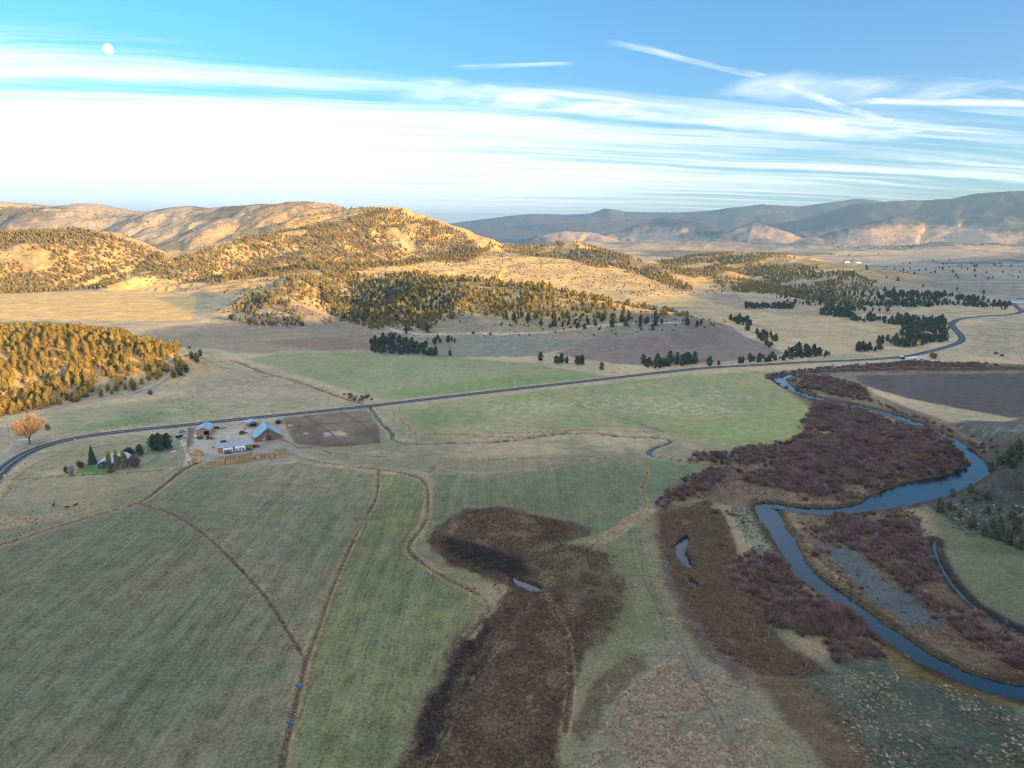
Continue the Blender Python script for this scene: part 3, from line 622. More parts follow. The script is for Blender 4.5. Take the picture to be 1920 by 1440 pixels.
# vertex normals of the whole sheet so that the split between valley, hills and mountains leaves no seam
dA = np.gradient(np.stack([GX, GY, GZ], -1), axis=1); dA[:, 0] = dA[:, 1]; dA[:, -1] = dA[:, -2]
dR = np.gradient(np.stack([GX, GY, GZ], -1), axis=0)
N = np.cross(dA, dR); N /= np.maximum(np.linalg.norm(N, axis=-1, keepdims=True), 1e-9); N *= np.sign(N[..., 2:3]+1e-9)
N = N.reshape(-1, 3)
hm = (fbm(GX[:-1]/300, GY[:-1]/300, 191, 2)*6+zq > 9) & (rc > 250)
mm = rc > 5600
for nm, mk_ in (('ground', ~hm & ~mm), ('hills', hm & ~mm), ('mountains', mm)):
    o, used = sheet(nm, mk_)
    o.data.normals_split_custom_set_from_vertices(N[used])
# close the small hole under the camera
V = [(0, 0, gz[:NA].mean())]+[(gx[i], gy[i], gz[i]) for i in range(NA)]
o = mesh_from('ground', V, [(0, i+1, (i+1) % NA+1) for i in range(NA)], gm, 'structure', np.repeat(C[:1], NA+1, 0)); o.data.attributes.new('msk', 'FLOAT_VECTOR', 'POINT')

# ------------------------------------------------------------------ materials
def mat(name, col, rough=.8, metal=0, noise=0, scale=2.0, col2=None, spec=.3, emit=None, rnd=0, bump=0, trans=0, tint=None):
    m = bpy.data.materials.new(name); m.use_nodes = True; n = NT(m.node_tree)
    tc = n.n('ShaderNodeTexCoord')
    nf = n.noise(tc.outputs['Object'], scale, 5, .6)
    c = n.mix(n.sm(nf, .3, .7), tuple(q*(1-noise) for q in col), tuple(min(1, q*(1+noise)) for q in (col2 or col)))
    if rnd:
        oi = n.n('ShaderNodeObjectInfo')
        sc = n.m('ADD', 1-rnd, n.m('MULTIPLY', oi.outputs['Random'], 2*rnd))
        v = n.n('ShaderNodeVectorMath', operation='SCALE', i={0: c, 'Scale': sc}); c = v.outputs[0]
        if tint:
            r2 = n.m('FRACT', n.m('MULTIPLY', oi.outputs['Random'], 37.7))
            c = n.mix(n.m('MULTIPLY', n.m('POWER', r2, 3.0), .8), c, tint)
    bs = n.n('ShaderNodeBsdfPrincipled', i={'Base Color': c, 'Roughness': rough, 'Metallic': metal, 'Specular IOR Level': spec})
    if emit: bs.inputs['Emission Color'].default_value = (*emit[:3], 1); bs.inputs['Emission Strength'].default_value = emit[3]
    out = bs.outputs[0]
    if trans:
        tr = n.n('ShaderNodeBsdfTranslucent', i={0: c}); mx = n.n('ShaderNodeMixShader', i={0: trans, 1: bs.outputs[0], 2: tr.outputs[0]}); out = mx.outputs[0]
    if bump:
        b = n.n('ShaderNodeBump', i={'Strength': bump, 'Distance': .05, 'Height': nf}); n.t.links.new(b.outputs[0], bs.inputs['Normal'])
    n.n('ShaderNodeOutputMaterial', i={0: out})
    return m

# haze: one closed box of thin even air round the camera and the land
def box_mesh(name, x0, x1, y0, y1, z0, z1, m):
    V = [(x, y, z) for z in (z0, z1) for x, y in ((x0, y0), (x1, y0), (x1, y1), (x0, y1))]
    return mesh_from(name, V, [(0, 3, 2, 1), (4, 5, 6, 7), (0, 1, 5, 4), (1, 2, 6, 5), (2, 3, 7, 6), (3, 0, 4, 7)], m, None, smoothf=False)
hm_ = bpy.data.materials.new('haze'); hm_.use_nodes = True; n = NT(hm_.node_tree)
vp = n.n('ShaderNodeVolumePrincipled'); vp.inputs['Color'].default_value = (.34, .64, 1.0, 1); vp.inputs['Density'].default_value = 6.2e-5; vp.inputs['Anisotropy'].default_value = 0.45
ou = n.n('ShaderNodeOutputMaterial'); n.t.links.new(vp.outputs[0], ou.inputs['Volume'])
zmin = float(gz.min()); zmax = float(gz.max())
hb = box_mesh('haze', -28000, 28000, -28000, 28000, zmin-1.5, max(zmax, CAM_H)+25, hm_); hb['kind'] = 'stuff'

# ------------------------------------------------------------------ water
wm = bpy.data.materials.new('water'); wm.use_nodes = True; n = NT(wm.node_tree)
g_ = n.n('ShaderNodeNewGeometry'); ns = n.noise(g_.outputs['Position'], .55, 4, .55)
bp = n.n('ShaderNodeBump', i={'Strength': .22, 'Distance': .25, 'Height': ns})
bs = n.n('ShaderNodeBsdfPrincipled', i={'Base Color': (.004, .022, .036, 1), 'Roughness': .10, 'IOR': 1.5, 'Specular IOR Level': .75, 'Normal': bp.outputs[0]})
n.n('ShaderNodeOutputMaterial', i={0: bs.outputs[0]})
def ribbon(line, wl, z, name, m, kind='structure', arch=0.0, usez=False):
    p = np.asarray(line)[:, :2]; t = np.gradient(p, axis=0); t /= np.linalg.norm(t, axis=1, keepdims=True)
    nrm = np.stack([-t[:, 1], t[:, 0]], 1); w = np.broadcast_to(np.asarray(wl, float).ravel() if np.ndim(wl) else wl, (len(p),))
    L = p+nrm*w[:, None]; Rr_ = p-nrm*w[:, None]; Z = np.broadcast_to(z, (len(p),))
    V = np.concatenate([np.c_[L, Z], np.c_[p, Z+arch], np.c_[Rr_, Z]]); k = len(p)
    i = np.arange(k-1)
    F = np.concatenate([np.stack([i, i+k, i+k+1, i+1], 1), np.stack([i+k, i+2*k, i+2*k+1, i+k+1], 1)])
    return mesh_from(name, V, F, m, kind)
ribbon(RIVER, RIVER[:, 2]+2.5, -.95, 'river_water', wm)
ribbon(CREEK, CREEK[:, 2]+.6, -1.0, 'creek_water', wm)
ribbon(SLOUGH, SLOUGH[:, 2]+1.0, -1.05, 'slough_water', wm)
for p in PONDS:
    V = [(q[0], q[1], -.75) for q in p]; c = np.mean(V, 0)
    V = [tuple(c+(np.array(q)-c)*1.15) for q in V]
    V = [tuple(c)]+V; k = len(p)
    mesh_from('pond_water', V, [(0, i+1, (i+1) % k+1) for i in range(k)], wm, 'structure')

# ------------------------------------------------------------------ highway and tracks
asph = mat('asphalt', (.026, .044, .062), .85, noise=.15, scale=.3, col2=(.036, .056, .076))
paint_y = mat('yellow_line_paint', (.62, .50, .20), .7, noise=.2, scale=1.5); paint_w = mat('white_line_paint', (.72, .72, .70), .7, noise=.2, scale=1.5)
hw = HIGHWAY
ribbon(hw, 4.4, .47, 'highway', asph, arch=.05)
def offset(line, d):
    p = line[:, :2]; t = np.gradient(p, axis=0); t /= np.linalg.norm(t, axis=1, keepdims=True)
    return p+np.stack([-t[:, 1], t[:, 0]], 1)*d
fine = spline(hw[::2, :2], 1.5)
ribbon(offset(fine, 3.8), .09, .486, 'white_edge_line', paint_w)
ribbon(offset(fine, -3.8), .09, .486, 'white_edge_line', paint_w)
ribbon(offset(fine, .0), .15, .533, 'yellow_centre_line', paint_y)
dirtm = mat('pale_dirt', (.33, .285, .23), .95, noise=.18, scale=.25)
for line, half in TRACKS[:4]:
    zz = hflat(line[:, 0], line[:, 1])+.12
    zz = np.maximum(zz, np.maximum(np.roll(zz, 1)*0+zz, zz))
    o = ribbon(line, half*.8, zz, 'dirt_track', dirtm)

# ------------------------------------------------------------------ vegetation templates
M_BARK = mat('bark', (.10, .075, .055), .95, noise=.25, scale=6)
M_JUN = mat('sun_toned_juniper_foliage', (.19, .155, .040), .8, noise=.25, scale=1.2, col2=(.28, .215, .05), rnd=.22, tint=(.16, .12, .05), trans=.12)  # for sunlit hills: the low sun's yellow is put into the leaf colour
M_DJUN = mat('shade_toned_juniper_foliage', (.040, .062, .042), .8, noise=.3, scale=1.2, col2=(.08, .10, .055), rnd=.2, trans=.1)  # darker copy for trees standing in shade, shade put into the green
M_WIL = mat('willow_twigs', (.170, .112, .122), .9, noise=.3, scale=.8, col2=(.235, .165, .160), rnd=.40, tint=(.22, .15, .09), trans=.1)
M_WILR = mat('red_willow_twigs', (.22, .09, .05), .9, noise=.25, scale=.8, col2=(.27, .12, .045), rnd=.2, trans=.1)
M_REED = mat('dry_reeds', (.22, .165, .12), .9, noise=.25, scale=.8, col2=(.30, .23, .155), rnd=.28, trans=.1)
M_MREED = mat('marsh_reeds', (.15, .105, .075), .9, noise=.25, scale=.8, col2=(.22, .16, .105), rnd=.3, trans=.1)
M_SAGE = mat('dry_brush', (.54, .43, .32), .9, noise=.2, scale=.8, col2=(.66, .54, .41), rnd=.25, trans=.1)
M_TUFT = mat('dry_grass', (.40, .31, .19), .9, noise=.2, scale=.8, col2=(.48, .39, .25), rnd=.2, trans=.15)
M_GSAGE = mat('sagebrush', (.20, .195, .15), .9, noise=.2, scale=.8, col2=(.19, .19, .15), rnd=.3, trans=.1)

M_PURG = mat('grey_willow_twigs', (.20, .175, .175), .9, noise=.25, scale=.8, col2=(.27, .235, .22), rnd=.3, trans=.1)
def unit(v): return v/np.maximum(np.linalg.norm(v, axis=-1, keepdims=True), 1e-9)
def rawmesh(name, V, F, m, smoothf=False):
    me = bpy.data.meshes.new(name); V = np.asarray(V, np.float32); F = np.asarray(F, np.int32); k = F.shape[1]
    me.vertices.add(len(V)); me.vertices.foreach_set('co', V.ravel()); me.loops.add(F.size); me.loops.foreach_set('vertex_index', F.ravel())
    me.polygons.add(len(F)); me.polygons.foreach_set('loop_start', np.arange(0, F.size, k, dtype=np.int32))
    me.polygons.foreach_set('use_smooth', np.full(len(F), smoothf, bool))
    me.update(); me.validate(); me.materials.append(m); return me
def tube_np(pts, rad, sides=6):
    pts = np.asarray(pts, float); V = []; F = []
    for i, p in enumerate(pts):
        t = unit((pts[min(i+1, len(pts)-1)]-pts[max(i-1, 0)])[None])[0]
        a = unit(np.cross(t, [0.13, .9, .2])[None])[0]; b = np.cross(t, a)
        for k in range(sides):
            an = 2*math.pi*k/sides; V.append(p+(a*math.cos(an)+b*math.sin(an))*rad[i])
    for i in range(len(pts)-1):
        for k in range(sides):
            F.append((i*sides+k, i*sides+(k+1) % sides, (i+1)*sides+(k+1) % sides, (i+1)*sides+k))
    return V, F
def leaf_quads(c, nrm, size, r, aspect=1.0):
    """quads centred at c facing about nrm"""
    a = unit(np.cross(nrm, r.normal(size=nrm.shape))); b = np.cross(nrm, a)
    s = size[:, None]
    V = np.stack([c-a*s*aspect-b*s*.6, c+a*s*aspect-b*s*.5, c+a*s*.8*aspect+b*s*.8, c-a*s*.7*aspect+b*s*.7], 1).reshape(-1, 3)
    return V, np.arange(len(V)).reshape(-1, 4)
def crown_points(r, k, shape):
    """points near the surface of a lumpy crown of height 1, with outward normals"""
    z = r.uniform(0, 1, k)**(.85)
    if shape == 'cone': prof = (1-z)**.8*.30+.02
    elif shape == 'column': prof = np.sin(np.clip(z*.93+.05, 0, 1)*math.pi)**.5*.13
    else: prof = np.sqrt(np.clip(1-(2*z-.86)**2/1.33, 0.02, 1))*.36*(1-.35*z)
    th = r.uniform(0, 2*math.pi, k)
    lob = 1+.28*np.sin(th*3+r.uniform(0, 6)+z*5)+.2*np.sin(th*5+z*9+r.uniform(0, 6))+.16*np.sin(z*17+th*2)
    rad = prof*lob*r.uniform(.6, 1.08, k)
    c = np.stack([np.cos(th)*rad, np.sin(th)*rad, .08+z*.94], 1)
    nr = unit(np.stack([np.cos(th), np.sin(th), .35+.5*z], 1)+r.normal(size=(k, 3))*.42)
    return c, nr
def crown_mesh(name, seed, k, shape, size, m):
    r = np.random.default_rng(seed); c, nr = crown_points(r, k, shape)
    V, F = leaf_quads(c, nr, r.uniform(.6, 1.2, k)*size, r)
    # dark heart so that the crown is not a hollow shell
    zz = np.linspace(.1, .9, 6); V2 = []; F2 = []
    for i, z in enumerate(zz):
        pr = {'cone': (1-z)**.8*.20, 'column': .07*math.sin(z*3.1)+.01}.get(shape, math.sqrt(max(.02, 1-(2*z-.86)**2/1.33))*.24*(1-.35*z))
        for q in range(7):
            an = 2*math.pi*q/7+i*.3; pr2 = pr*(.75+.5*r.random()); V2.append((math.cos(an)*pr2, math.sin(an)*pr2, z+.05*r.random()))
    for i in range(5):
        for q in range(7): F2.append((i*7+q, i*7+(q+1) % 7, (i+1)*7+(q+1) % 7, (i+1)*7+q))
    F2 = np.array(F2)+len(V)
    return rawmesh(name, np.concatenate([V, V2]), np.concatenate([F, F2]), m)
def trunk_mesh(name, m, r0=.035, h=.6):
    V, F = tube_np([(0, 0, -.06), (.01, .01, .12), (-.01, .0, .3), (.01, 0, h)], [r0*1.25, r0, r0*.7, r0*.3], 6)
    return rawmesh(name, V, F, m, True)
def twig_mesh(name, seed, k, m, spread=.62, width=.016, h0=.15, droop=.0, lean=.5, bend=.25):
    """shrub of height 1: fans of slender upright stems, each a bent tapering blade"""
    r = np.random.default_rng(seed); V = []; F = []
    ncl = 7; cc = np.stack([r.normal(size=ncl)*spread*.45, r.normal(size=ncl)*spread*.45], 1); hh = r.uniform(.65, 1.0, ncl)
    ci = r.integers(0, ncl, k)
    bx = cc[ci, 0]*.5+r.normal(size=k)*.05; by = cc[ci, 1]*.5+r.normal(size=k)*.05
    ang = r.uniform(0, 2*math.pi, k); ln = np.abs(r.normal(size=k))*lean*.5
    H = hh[ci]*r.uniform(.55, 1.05, k)
    tx = cc[ci, 0]+np.cos(ang)*ln; ty = cc[ci, 1]+np.sin(ang)*ln
    tz = H*np.sqrt(np.clip(1-(tx**2+ty**2)/(spread*1.9)**2, .25, 1))
    st = r.uniform(0, .6, k)
    P0 = np.stack([bx+(tx-bx)*st, by+(ty-by)*st, tz*st*.9], 1); P2 = np.stack([tx, ty, tz], 1)
    P1 = (P0+P2)/2+np.stack([np.cos(ang)*bend*.2, np.sin(ang)*bend*.2, np.zeros(k)], 1)
    a2 = r.uniform(0, 2*math.pi, k); s = np.stack([np.cos(a2), np.sin(a2), r.uniform(-.3, .3, k)], 1)*(width*r.uniform(.6, 1.4, k))[:, None]
    V = np.stack([P0-s, P0+s, P1+s*1.1, P1-s*1.1, P2+s*.4, P2-s*.4], 1).reshape(-1, 3)
    i = np.arange(k)*6
    F = np.concatenate([np.stack([i, i+1, i+2, i+3], 1), np.stack([i+3, i+2, i+4, i+5], 1)])
    return rawmesh(name, V, F, m)
JUNC = [crown_mesh('crown', 100+i, 260, 'egg', .062, M_JUN) for i in range(5)]+[crown_mesh('crown', 110+i, 260, 'cone', .058, M_JUN) for i in range(2)]
DJUNC = [crown_mesh('crown', 120+i, 260, 'egg', .062, M_DJUN) for i in range(4)]
TRUNK = trunk_mesh('trunk', M_BARK)
WILC = [twig_mesh('willow', 200+i, 230, M_WIL, width=.017) for i in range(5)]
WILC += [twig_mesh('willow', 207+i, 230, M_REED, width=.016) for i in range(1)]
WILR = [twig_mesh('willow', 210+i, 230, M_WILR, width=.017) for i in range(2)]

# instancing of masses with geometry nodes (only for what is marked stuff)
def template(meshes, nm):
    c = bpy.data.collections.new(nm)
    for me in meshes:
        o = bpy.data.objects.new(me.name, me); c.objects.link(o)
    return c
def scatter(name, pts, scl, rot, pick, coll, label=None, cat=None):
    me = bpy.data.meshes.new(name); k = len(pts)
    me.vertices.add(k); me.vertices.foreach_set('co', np.asarray(pts, np.float32).ravel())
    for nm, dt, arr, key in (('scl', 'FLOAT_VECTOR', scl, 'vector'), ('rot', 'FLOAT_VECTOR', rot, 'vector'), ('pick', 'INT', pick, 'value')):
        at = me.attributes.new(nm, dt, 'POINT'); at.data.foreach_set(key, np.asarray(arr, np.int32 if dt == 'INT' else np.float32).ravel())
    o = bpy.data.objects.new(name, me); COL.objects.link(o)
    ng = bpy.data.node_groups.new(name, 'GeometryNodeTree')
    ng.interface.new_socket(name='Geometry', in_out='INPUT', socket_type='NodeSocketGeometry'); ng.interface.new_socket(name='Geometry', in_out='OUTPUT', socket_type='NodeSocketGeometry')
    gi = ng.nodes.new('NodeGroupInput'); go = ng.nodes.new('NodeGroupOutput'); ip = ng.nodes.new('GeometryNodeInstanceOnPoints'); ci = ng.nodes.new('GeometryNodeCollectionInfo')
    ci.inputs['Collection'].default_value = coll; ci.inputs['Separate Children'].default_value = True; ci.inputs['Reset Children'].default_value = True
    ip.inputs['Pick Instance'].default_value = True
    def na(nm, dt):
        a = ng.nodes.new('GeometryNodeInputNamedAttribute'); a.data_type = dt; a.inputs['Name'].default_value = nm; return a.outputs['Attribute']
    L = ng.links.new
    L(gi.outputs[0], ip.inputs['Points']); L(ci.outputs[0], ip.inputs['Instance']); L(na('pick', 'INT'), ip.inputs['Instance Index'])
    er = ng.nodes.new('FunctionNodeEulerToRotation'); L(na('rot', 'FLOAT_VECTOR'), er.inputs[0]); L(er.outputs[0], ip.inputs['Rotation'])
    L(na('scl', 'FLOAT_VECTOR'), ip.inputs['Scale']); L(ip.outputs[0], go.inputs[0])
    md = o.modifiers.new('spread', 'NODES'); md.node_group = ng
    o['kind'] = 'stuff'
    if label: o['label'] = label
    if cat: o['category'] = cat
    return o
def grid_pts(x0, x1, y0, y1, s, jit=.48):
    xs = np.arange(x0, x1, s); ys = np.arange(y0, y1, s); X, Y = np.meshgrid(xs, ys)
    X = X+rng.uniform(-jit, jit, X.shape)*s; Y = Y+rng.uniform(-jit, jit, X.shape)*s
    return X.ravel(), Y.ravel()
def flat_pts(poly, s, clump=0, cs=12, seed=0):
    w = [tuple(P(*q)) for q in poly]; x, y = grid_pts(min(q[0] for q in w), max(q[0] for q in w), min(q[1] for q in w), max(q[1] for q in w), s)
    k = inpoly(w, x+rng.normal(size=x.size)*s*.5, y+rng.normal(size=x.size)*s*.5); x, y = x[k], y[k]
    if clump: k = fbm(x/cs, y/cs, 300+seed, 3) > clump; x, y = x[k], y[k]
    return x, y
def hill_pts(poly, s, d0, d1, clump=0, cs=60, seed=0, zmin_=-9):
    pxs = [q[0] for q in poly]
    x, y = grid_pts((min(pxs)-960)/FOC*d1*1.02-20 if min(pxs) < 960 else (min(pxs)-960)/FOC*d0*.97-20, (max(pxs)-960)/FOC*d1*1.05+20 if max(pxs) > 960 else (max(pxs)-960)/FOC*d0*.95+20, d0, d1, s)
    k = np.abs(x/y) < .80; x, y = x[k], y[k]
    if clump: k = fbm(x/cs, y/cs, 300+seed, 3) > clump; x, y = x[k], y[k]
    z = hflat(x, y); a, b, dep = project(x, y, z)
    k = inpoly(poly, a, b) & (z > zmin_)
    return x[k], y[k]
def clear(x, y, line, w):
    d, _, _ = distline(line, x, y, w+1); return ~(d < w)

TREES = []   # x, y, height, dark (shade-toned foliage), zone
def add_trees(xy, h0, h1, dark, zone):
    x, y = xy; k = clear(x, y, HIGHWAY, 8)
    for l, w in TRACKS[:2]: k &= clear(x, y, l, 3.5)
    k &= clear(x, y, RIVER, 10)
    x, y = x[k], y[k]
    nn = vnoise(x/22+3, y/22, 77)
    for a, b, q in zip(x, y, nn): TREES.append((a, b, (h0+(h1-h0)*rng.random()**1.3)*(.62+.62*q)*(1.0 if rng.random() < .72 else .55), dark, zone))
add_trees(hill_pts([(-250, 600), (0, 618), (200, 622), (260, 645), (335, 655), (350, 690), (330, 712), (240, 733), (110, 762), (0, 785), (-250, 815)], 6.6, 455, 820, .33, 26, 1), 7, 11.5, 0, 0)
add_trees(hill_pts([(-80, 440), (150, 430), (230, 450), (305, 480), (315, 500), (240, 520), (200, 542), (0, 552), (-80, 552)], 9, 1450, 2250, .32, 90, 2), 7, 11, 0, 1)
add_trees(hill_pts([(265, 520), (310, 492), (400, 463), (500, 440), (640, 418), (700, 392), (760, 396), (850, 430), (935, 460), (880, 492), (700, 502), (600, 534), (480, 533), (350, 530)], 9.5, 1550, 2650, .34, 110, 3), 7, 11, 0, 2)
add_trees(hill_pts([(500, 430), (640, 385), (700, 392), (640, 420), (520, 436)], 36, 2300, 3000, .5, 150, 3), 7, 11, 0, 2)
add_trees(hill_pts([(398, 592), (440, 570), (520, 528), (600, 515), (700, 508), (860, 522), (1000, 530), (1180, 571), (1290, 590), (1310, 606), (1100, 603), (960, 600), (870, 585), (800, 625), (760, 612), (700, 618), (640, 602), (570, 610), (430, 604)], 9.5, 830, 1420, .44, 60, 4), 6, 11, 0, 3)
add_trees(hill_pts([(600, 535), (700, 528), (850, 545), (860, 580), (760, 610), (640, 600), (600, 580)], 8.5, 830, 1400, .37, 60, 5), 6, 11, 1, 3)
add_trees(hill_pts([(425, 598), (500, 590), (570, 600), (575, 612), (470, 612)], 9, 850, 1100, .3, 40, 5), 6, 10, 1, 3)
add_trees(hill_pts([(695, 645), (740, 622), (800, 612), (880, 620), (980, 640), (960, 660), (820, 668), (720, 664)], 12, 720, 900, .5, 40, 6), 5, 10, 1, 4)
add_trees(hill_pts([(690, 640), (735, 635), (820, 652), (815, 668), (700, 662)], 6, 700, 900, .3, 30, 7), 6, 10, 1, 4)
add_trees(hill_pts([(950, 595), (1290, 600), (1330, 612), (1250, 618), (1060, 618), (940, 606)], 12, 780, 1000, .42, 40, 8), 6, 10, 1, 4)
add_trees(hill_pts([(935, 463), (1080, 455), (1200, 488), (1315, 550), (1290, 552), (1200, 515), (1130, 505), (1060, 485), (960, 478)], 11, 1450, 2500, .33, 90, 9), 7, 11, 0, 5)
add_trees(hill_pts([(1230, 490), (1330, 476), (1450, 476), (1560, 498), (1700, 550), (1650, 588), (1600, 578), (1450, 552), (1380, 548), (1330, 530), (1250, 508)], 10.5, 1250, 2600, .40, 120, 10), 6, 10, 0, 6)
add_trees(hill_pts([(1440, 560), (1520, 545), (1700, 555), (1660, 590), (1540, 580)], 15, 1150, 1500, .5, 60, 11), 6, 10, 1, 6)
add_trees(hill_pts([(1650, 545), (1760, 550), (1900, 572), (1885, 582), (1780, 572), (1690, 578)], 11, 1080, 1500, .40, 40, 12), 7, 11, 1, 7)
add_trees(hill_pts([(1535, 577), (1590, 583), (1600, 598), (1540, 592)], 7, 930, 1180, .3, 60, 13), 7, 11, 1, 7)
add_trees(hill_pts([(1580, 590), (1760, 592), (1782, 612), (1775, 640), (1700, 652), (1610, 662), (1605, 652), (1690, 632), (1690, 610), (1600, 603)], 7.4, 740, 1050, .40, 30, 14), 7, 11, 1, 8)
add_trees(hill_pts([(1368, 600), (1395, 600), (1490, 655), (1550, 660), (1560, 672), (1480, 672), (1430, 645)], 9, 720, 1010, .48, 30, 15), 6, 10, 1, 8)
add_trees(hill_pts([(1398, 572), (1490, 573), (1490, 580), (1398, 579)], 7, 1080, 1300, .2, 30, 16), 6, 9, 1, 7)
add_trees(hill_pts([(1535, 563), (1745, 570), (1745, 577), (1540, 572)], 13, 1080, 1400, .42, 30, 17), 6, 9, 1, 7)
add_trees(hill_pts([(1200, 682), (1310, 672), (1312, 684), (1205, 693)], 6.5, 620, 760, .22, 22, 18), 6, 10.5, 1, 9)
add_trees(hill_pts([(1120, 684), (1200, 684), (1200, 694), (1125, 695)], 9, 600, 760, .5, 22, 18), 5, 8, 1, 9)
add_trees(hill_pts([(1318, 680), (1450, 668), (1560, 655), (1560, 668), (1450, 678), (1330, 686)], 8, 620, 800, .42, 22, 19), 5, 8.5, 1, 9)
add_trees(hill_pts([(1730, 905), (1800, 872), (1930, 835), (2000, 830), (2000, 870), (1860, 890), (1760, 930)], 5, 290, 370, .33, 20, 20), 4, 6.5, 1, 10)
add_trees(hill_pts([(1745, 935), (1980, 890), (2000, 1000), (1880, 1000), (1780, 975)], 7.5, 262, 345, .40, 18, 21), 3.2, 5.5, 1, 10)
for a, b, h in [(1013, 676, 9), (1043, 681, 8), (1052, 680, 10), (1063, 681, 7), (1082, 683, 9), (1090, 683, 10), (1128, 693, 7), (355, 660, 7), (372, 705, 9), (340, 722, 9.5), (352, 718, 7), (363, 703, 7), (378, 692, 7),
                (1480, 905, 0)]:
    if h: TREES.append((*P(a, b), h, 1, 9 if a > 900 else 11))
for a, b, h in [(1735, 925, 4.5), (1762, 960, 5.5), (1820, 990, 6), (1868, 1010, 6.5), (1890, 1020, 6), (1905, 1000, 7), (1915, 1030, 6), (1790, 905, 5), (1775, 915, 5), (1825, 890, 5.5), (1850, 935, 3.5), (1845, 1005, 4.5), (1860, 990, 5), (1780, 955, 4), (1885, 870, 5)]:
    d = raydir(a, b); s = np.linspace(200, 420, 900); X = d[0]/d[1]*s; Z = CAM_H+d[2]/d[1]*s; g = hflat(X, s); i = int(np.argmax(Z < g)) if (Z < g).any() else 450
    TREES.append((X[i], s[i], h, 1, 10))
# sparse trees far off
add_trees(hill_pts([(1550, 475), (1920, 480), (1920, 560), (1700, 540), (1600, 500)], 75, 1500, 4200, .5, 300, 22), 7, 11, 1, 12)
add_trees(hill_pts([(0, 388), (85, 390), (85, 402), (0, 410)], 20, 3300, 4300, .3, 300, 23), 8, 12, 0, 12)
add_trees(hill_pts([(60, 415), (170, 400), (330, 405), (260, 428), (80, 432)], 40, 2300, 4000, .5, 200, 24), 8, 12, 0, 12)
add_trees(hill_pts([(1560, 440), (1900, 445), (1900, 470), (1560, 468)], 55, 3500, 7000, .42, 500, 25), 8, 12, 1, 12)
bx_, by_ = hill_pts([(-80, 384), (60, 384), (260, 402), (580, 376), (720, 390), (860, 435), (1080, 456), (1310, 550), (1440, 478), (1700, 550), (1680, 590), (1320, 615), (1100, 640), (720, 655), (380, 600), (200, 560), (-80, 556)], 15, 760, 3700, .40, 45, 61, 7)
T = np.array(TREES); dR_, tR_, _ = distline(RIVER, T[:, 0], T[:, 1], 30); T = T[~(dR_ < RIVER[np.clip(tR_.astype(int), 0, len(RIVER)-1), 2]+2.5)]; tz = hflat(T[:, 0], T[:, 1]); ta, tb, tdep = project(T[:, 0], T[:, 1], tz)
size = T[:, 2]/tdep*FOC; inview = (ta > -5) & (ta < 1925) & (tb-size < 1440)
# hidden ones are not picked as individuals: march towards the eye
top = tz+T[:, 2]*.8; vis = np.ones(len(T), bool)
for f in np.linspace(.35, .985, 34):
    X, Y, Z = T[:, 0]*f, T[:, 1]*f, CAM_H+(top-CAM_H)*f
    vis &= height(X, Y) < Z+.5
order = np.argsort(-(size*inview*vis)); big_ = set(order[:296].tolist())
ZLAB = ['juniper among the crowded trees on the near left hill above the dirt track', 'juniper on the second hill at the far left', 'juniper on the high golden ridge', 'juniper on the cone-shaped hill and long wooded slope in the middle distance',
        'dark juniper at the shaded foot of the middle hill', 'juniper on the low third hill behind the golden meadow', 'juniper on the fourth hill right of centre', 'dark juniper in the thin tree lines of the right-hand rangeland',
        'dark juniper in the dense grove beside the S-bend of the highway', 'dark juniper standing between the highway and the upper ploughed field', 'dark juniper on the shaded slope beside the river at lower right', 'dark juniper beside the dirt track at the toe of the near left hill', 'far juniper']
ZGRP = ['junipers on the near left hill', 'junipers on the second left hill', 'junipers on the high ridge', 'junipers on the middle hill', 'junipers at the foot of the middle hill', 'junipers on the third hill', 'junipers on the fourth hill',
        'junipers in the right-hand rangeland', 'junipers in the grove by the highway bend', 'junipers along the highway', 'junipers on the riverside slope', 'junipers at the toe of the near left hill', 'far junipers']
def child(name, me, parent):
    o = bpy.data.objects.new(name, me); COL.objects.link(o); o.parent = parent; return o
for i in sorted(big_):
    x, y, h, dark, zn = T[i]; zn = int(zn)
    e = bpy.data.objects.new('juniper_tree', None); COL.objects.link(e); e.location = (x, y, tz[i]-.1); e.rotation_euler = (rng.uniform(-.06, .06), rng.uniform(-.06, .06), rng.uniform(0, 6.28))
    wsc_ = rng.uniform(.85, 1.2); e.scale = (h*wsc_, h*wsc_*rng.uniform(.85, 1.15), h); e.empty_display_size = .1
    if zn == 0: lab0 = 'juniper %s of the near left hill%s' % (('on the crest', 'high on the face', 'low on the face', 'at the foot')[int(np.interp(tb[i], [625, 655, 690, 725, 780], [0, 1, 2, 3, 3.9]))], (' at the left edge', ' above the cottonwood', ' above the track bend', ' towards its bare shoulder')[int(np.interp(ta[i], [0, 50, 130, 230, 340], [0, 1, 2, 3, 3.9]))])
    e['label'] = ZLAB[zn] if zn else lab0; e['category'] = 'tree'; e['group'] = ZGRP[zn] if zn else ZGRP[0]+': '+lab0[8:]
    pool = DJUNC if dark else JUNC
    child('crown', pool[rng.integers(len(pool))], e); child('trunk', TRUNK, e)
rest = np.array([i for i in range(len(T)) if i not in big_ and ta[i] > -120 and ta[i] < 2040])
FARC = template([crown_mesh('far_crown', 130+i, 90, 'egg', .095, M_JUN) for i in range(4)]+[crown_mesh('far_crown', 140+i, 90, 'egg', .095, M_DJUN) for i in range(4)], 'far_trees')
k = len(rest); hh = T[rest, 2]; pick = np.where(T[rest, 3] > 0, rng.integers(4, 8, k), rng.integers(0, 4, k))
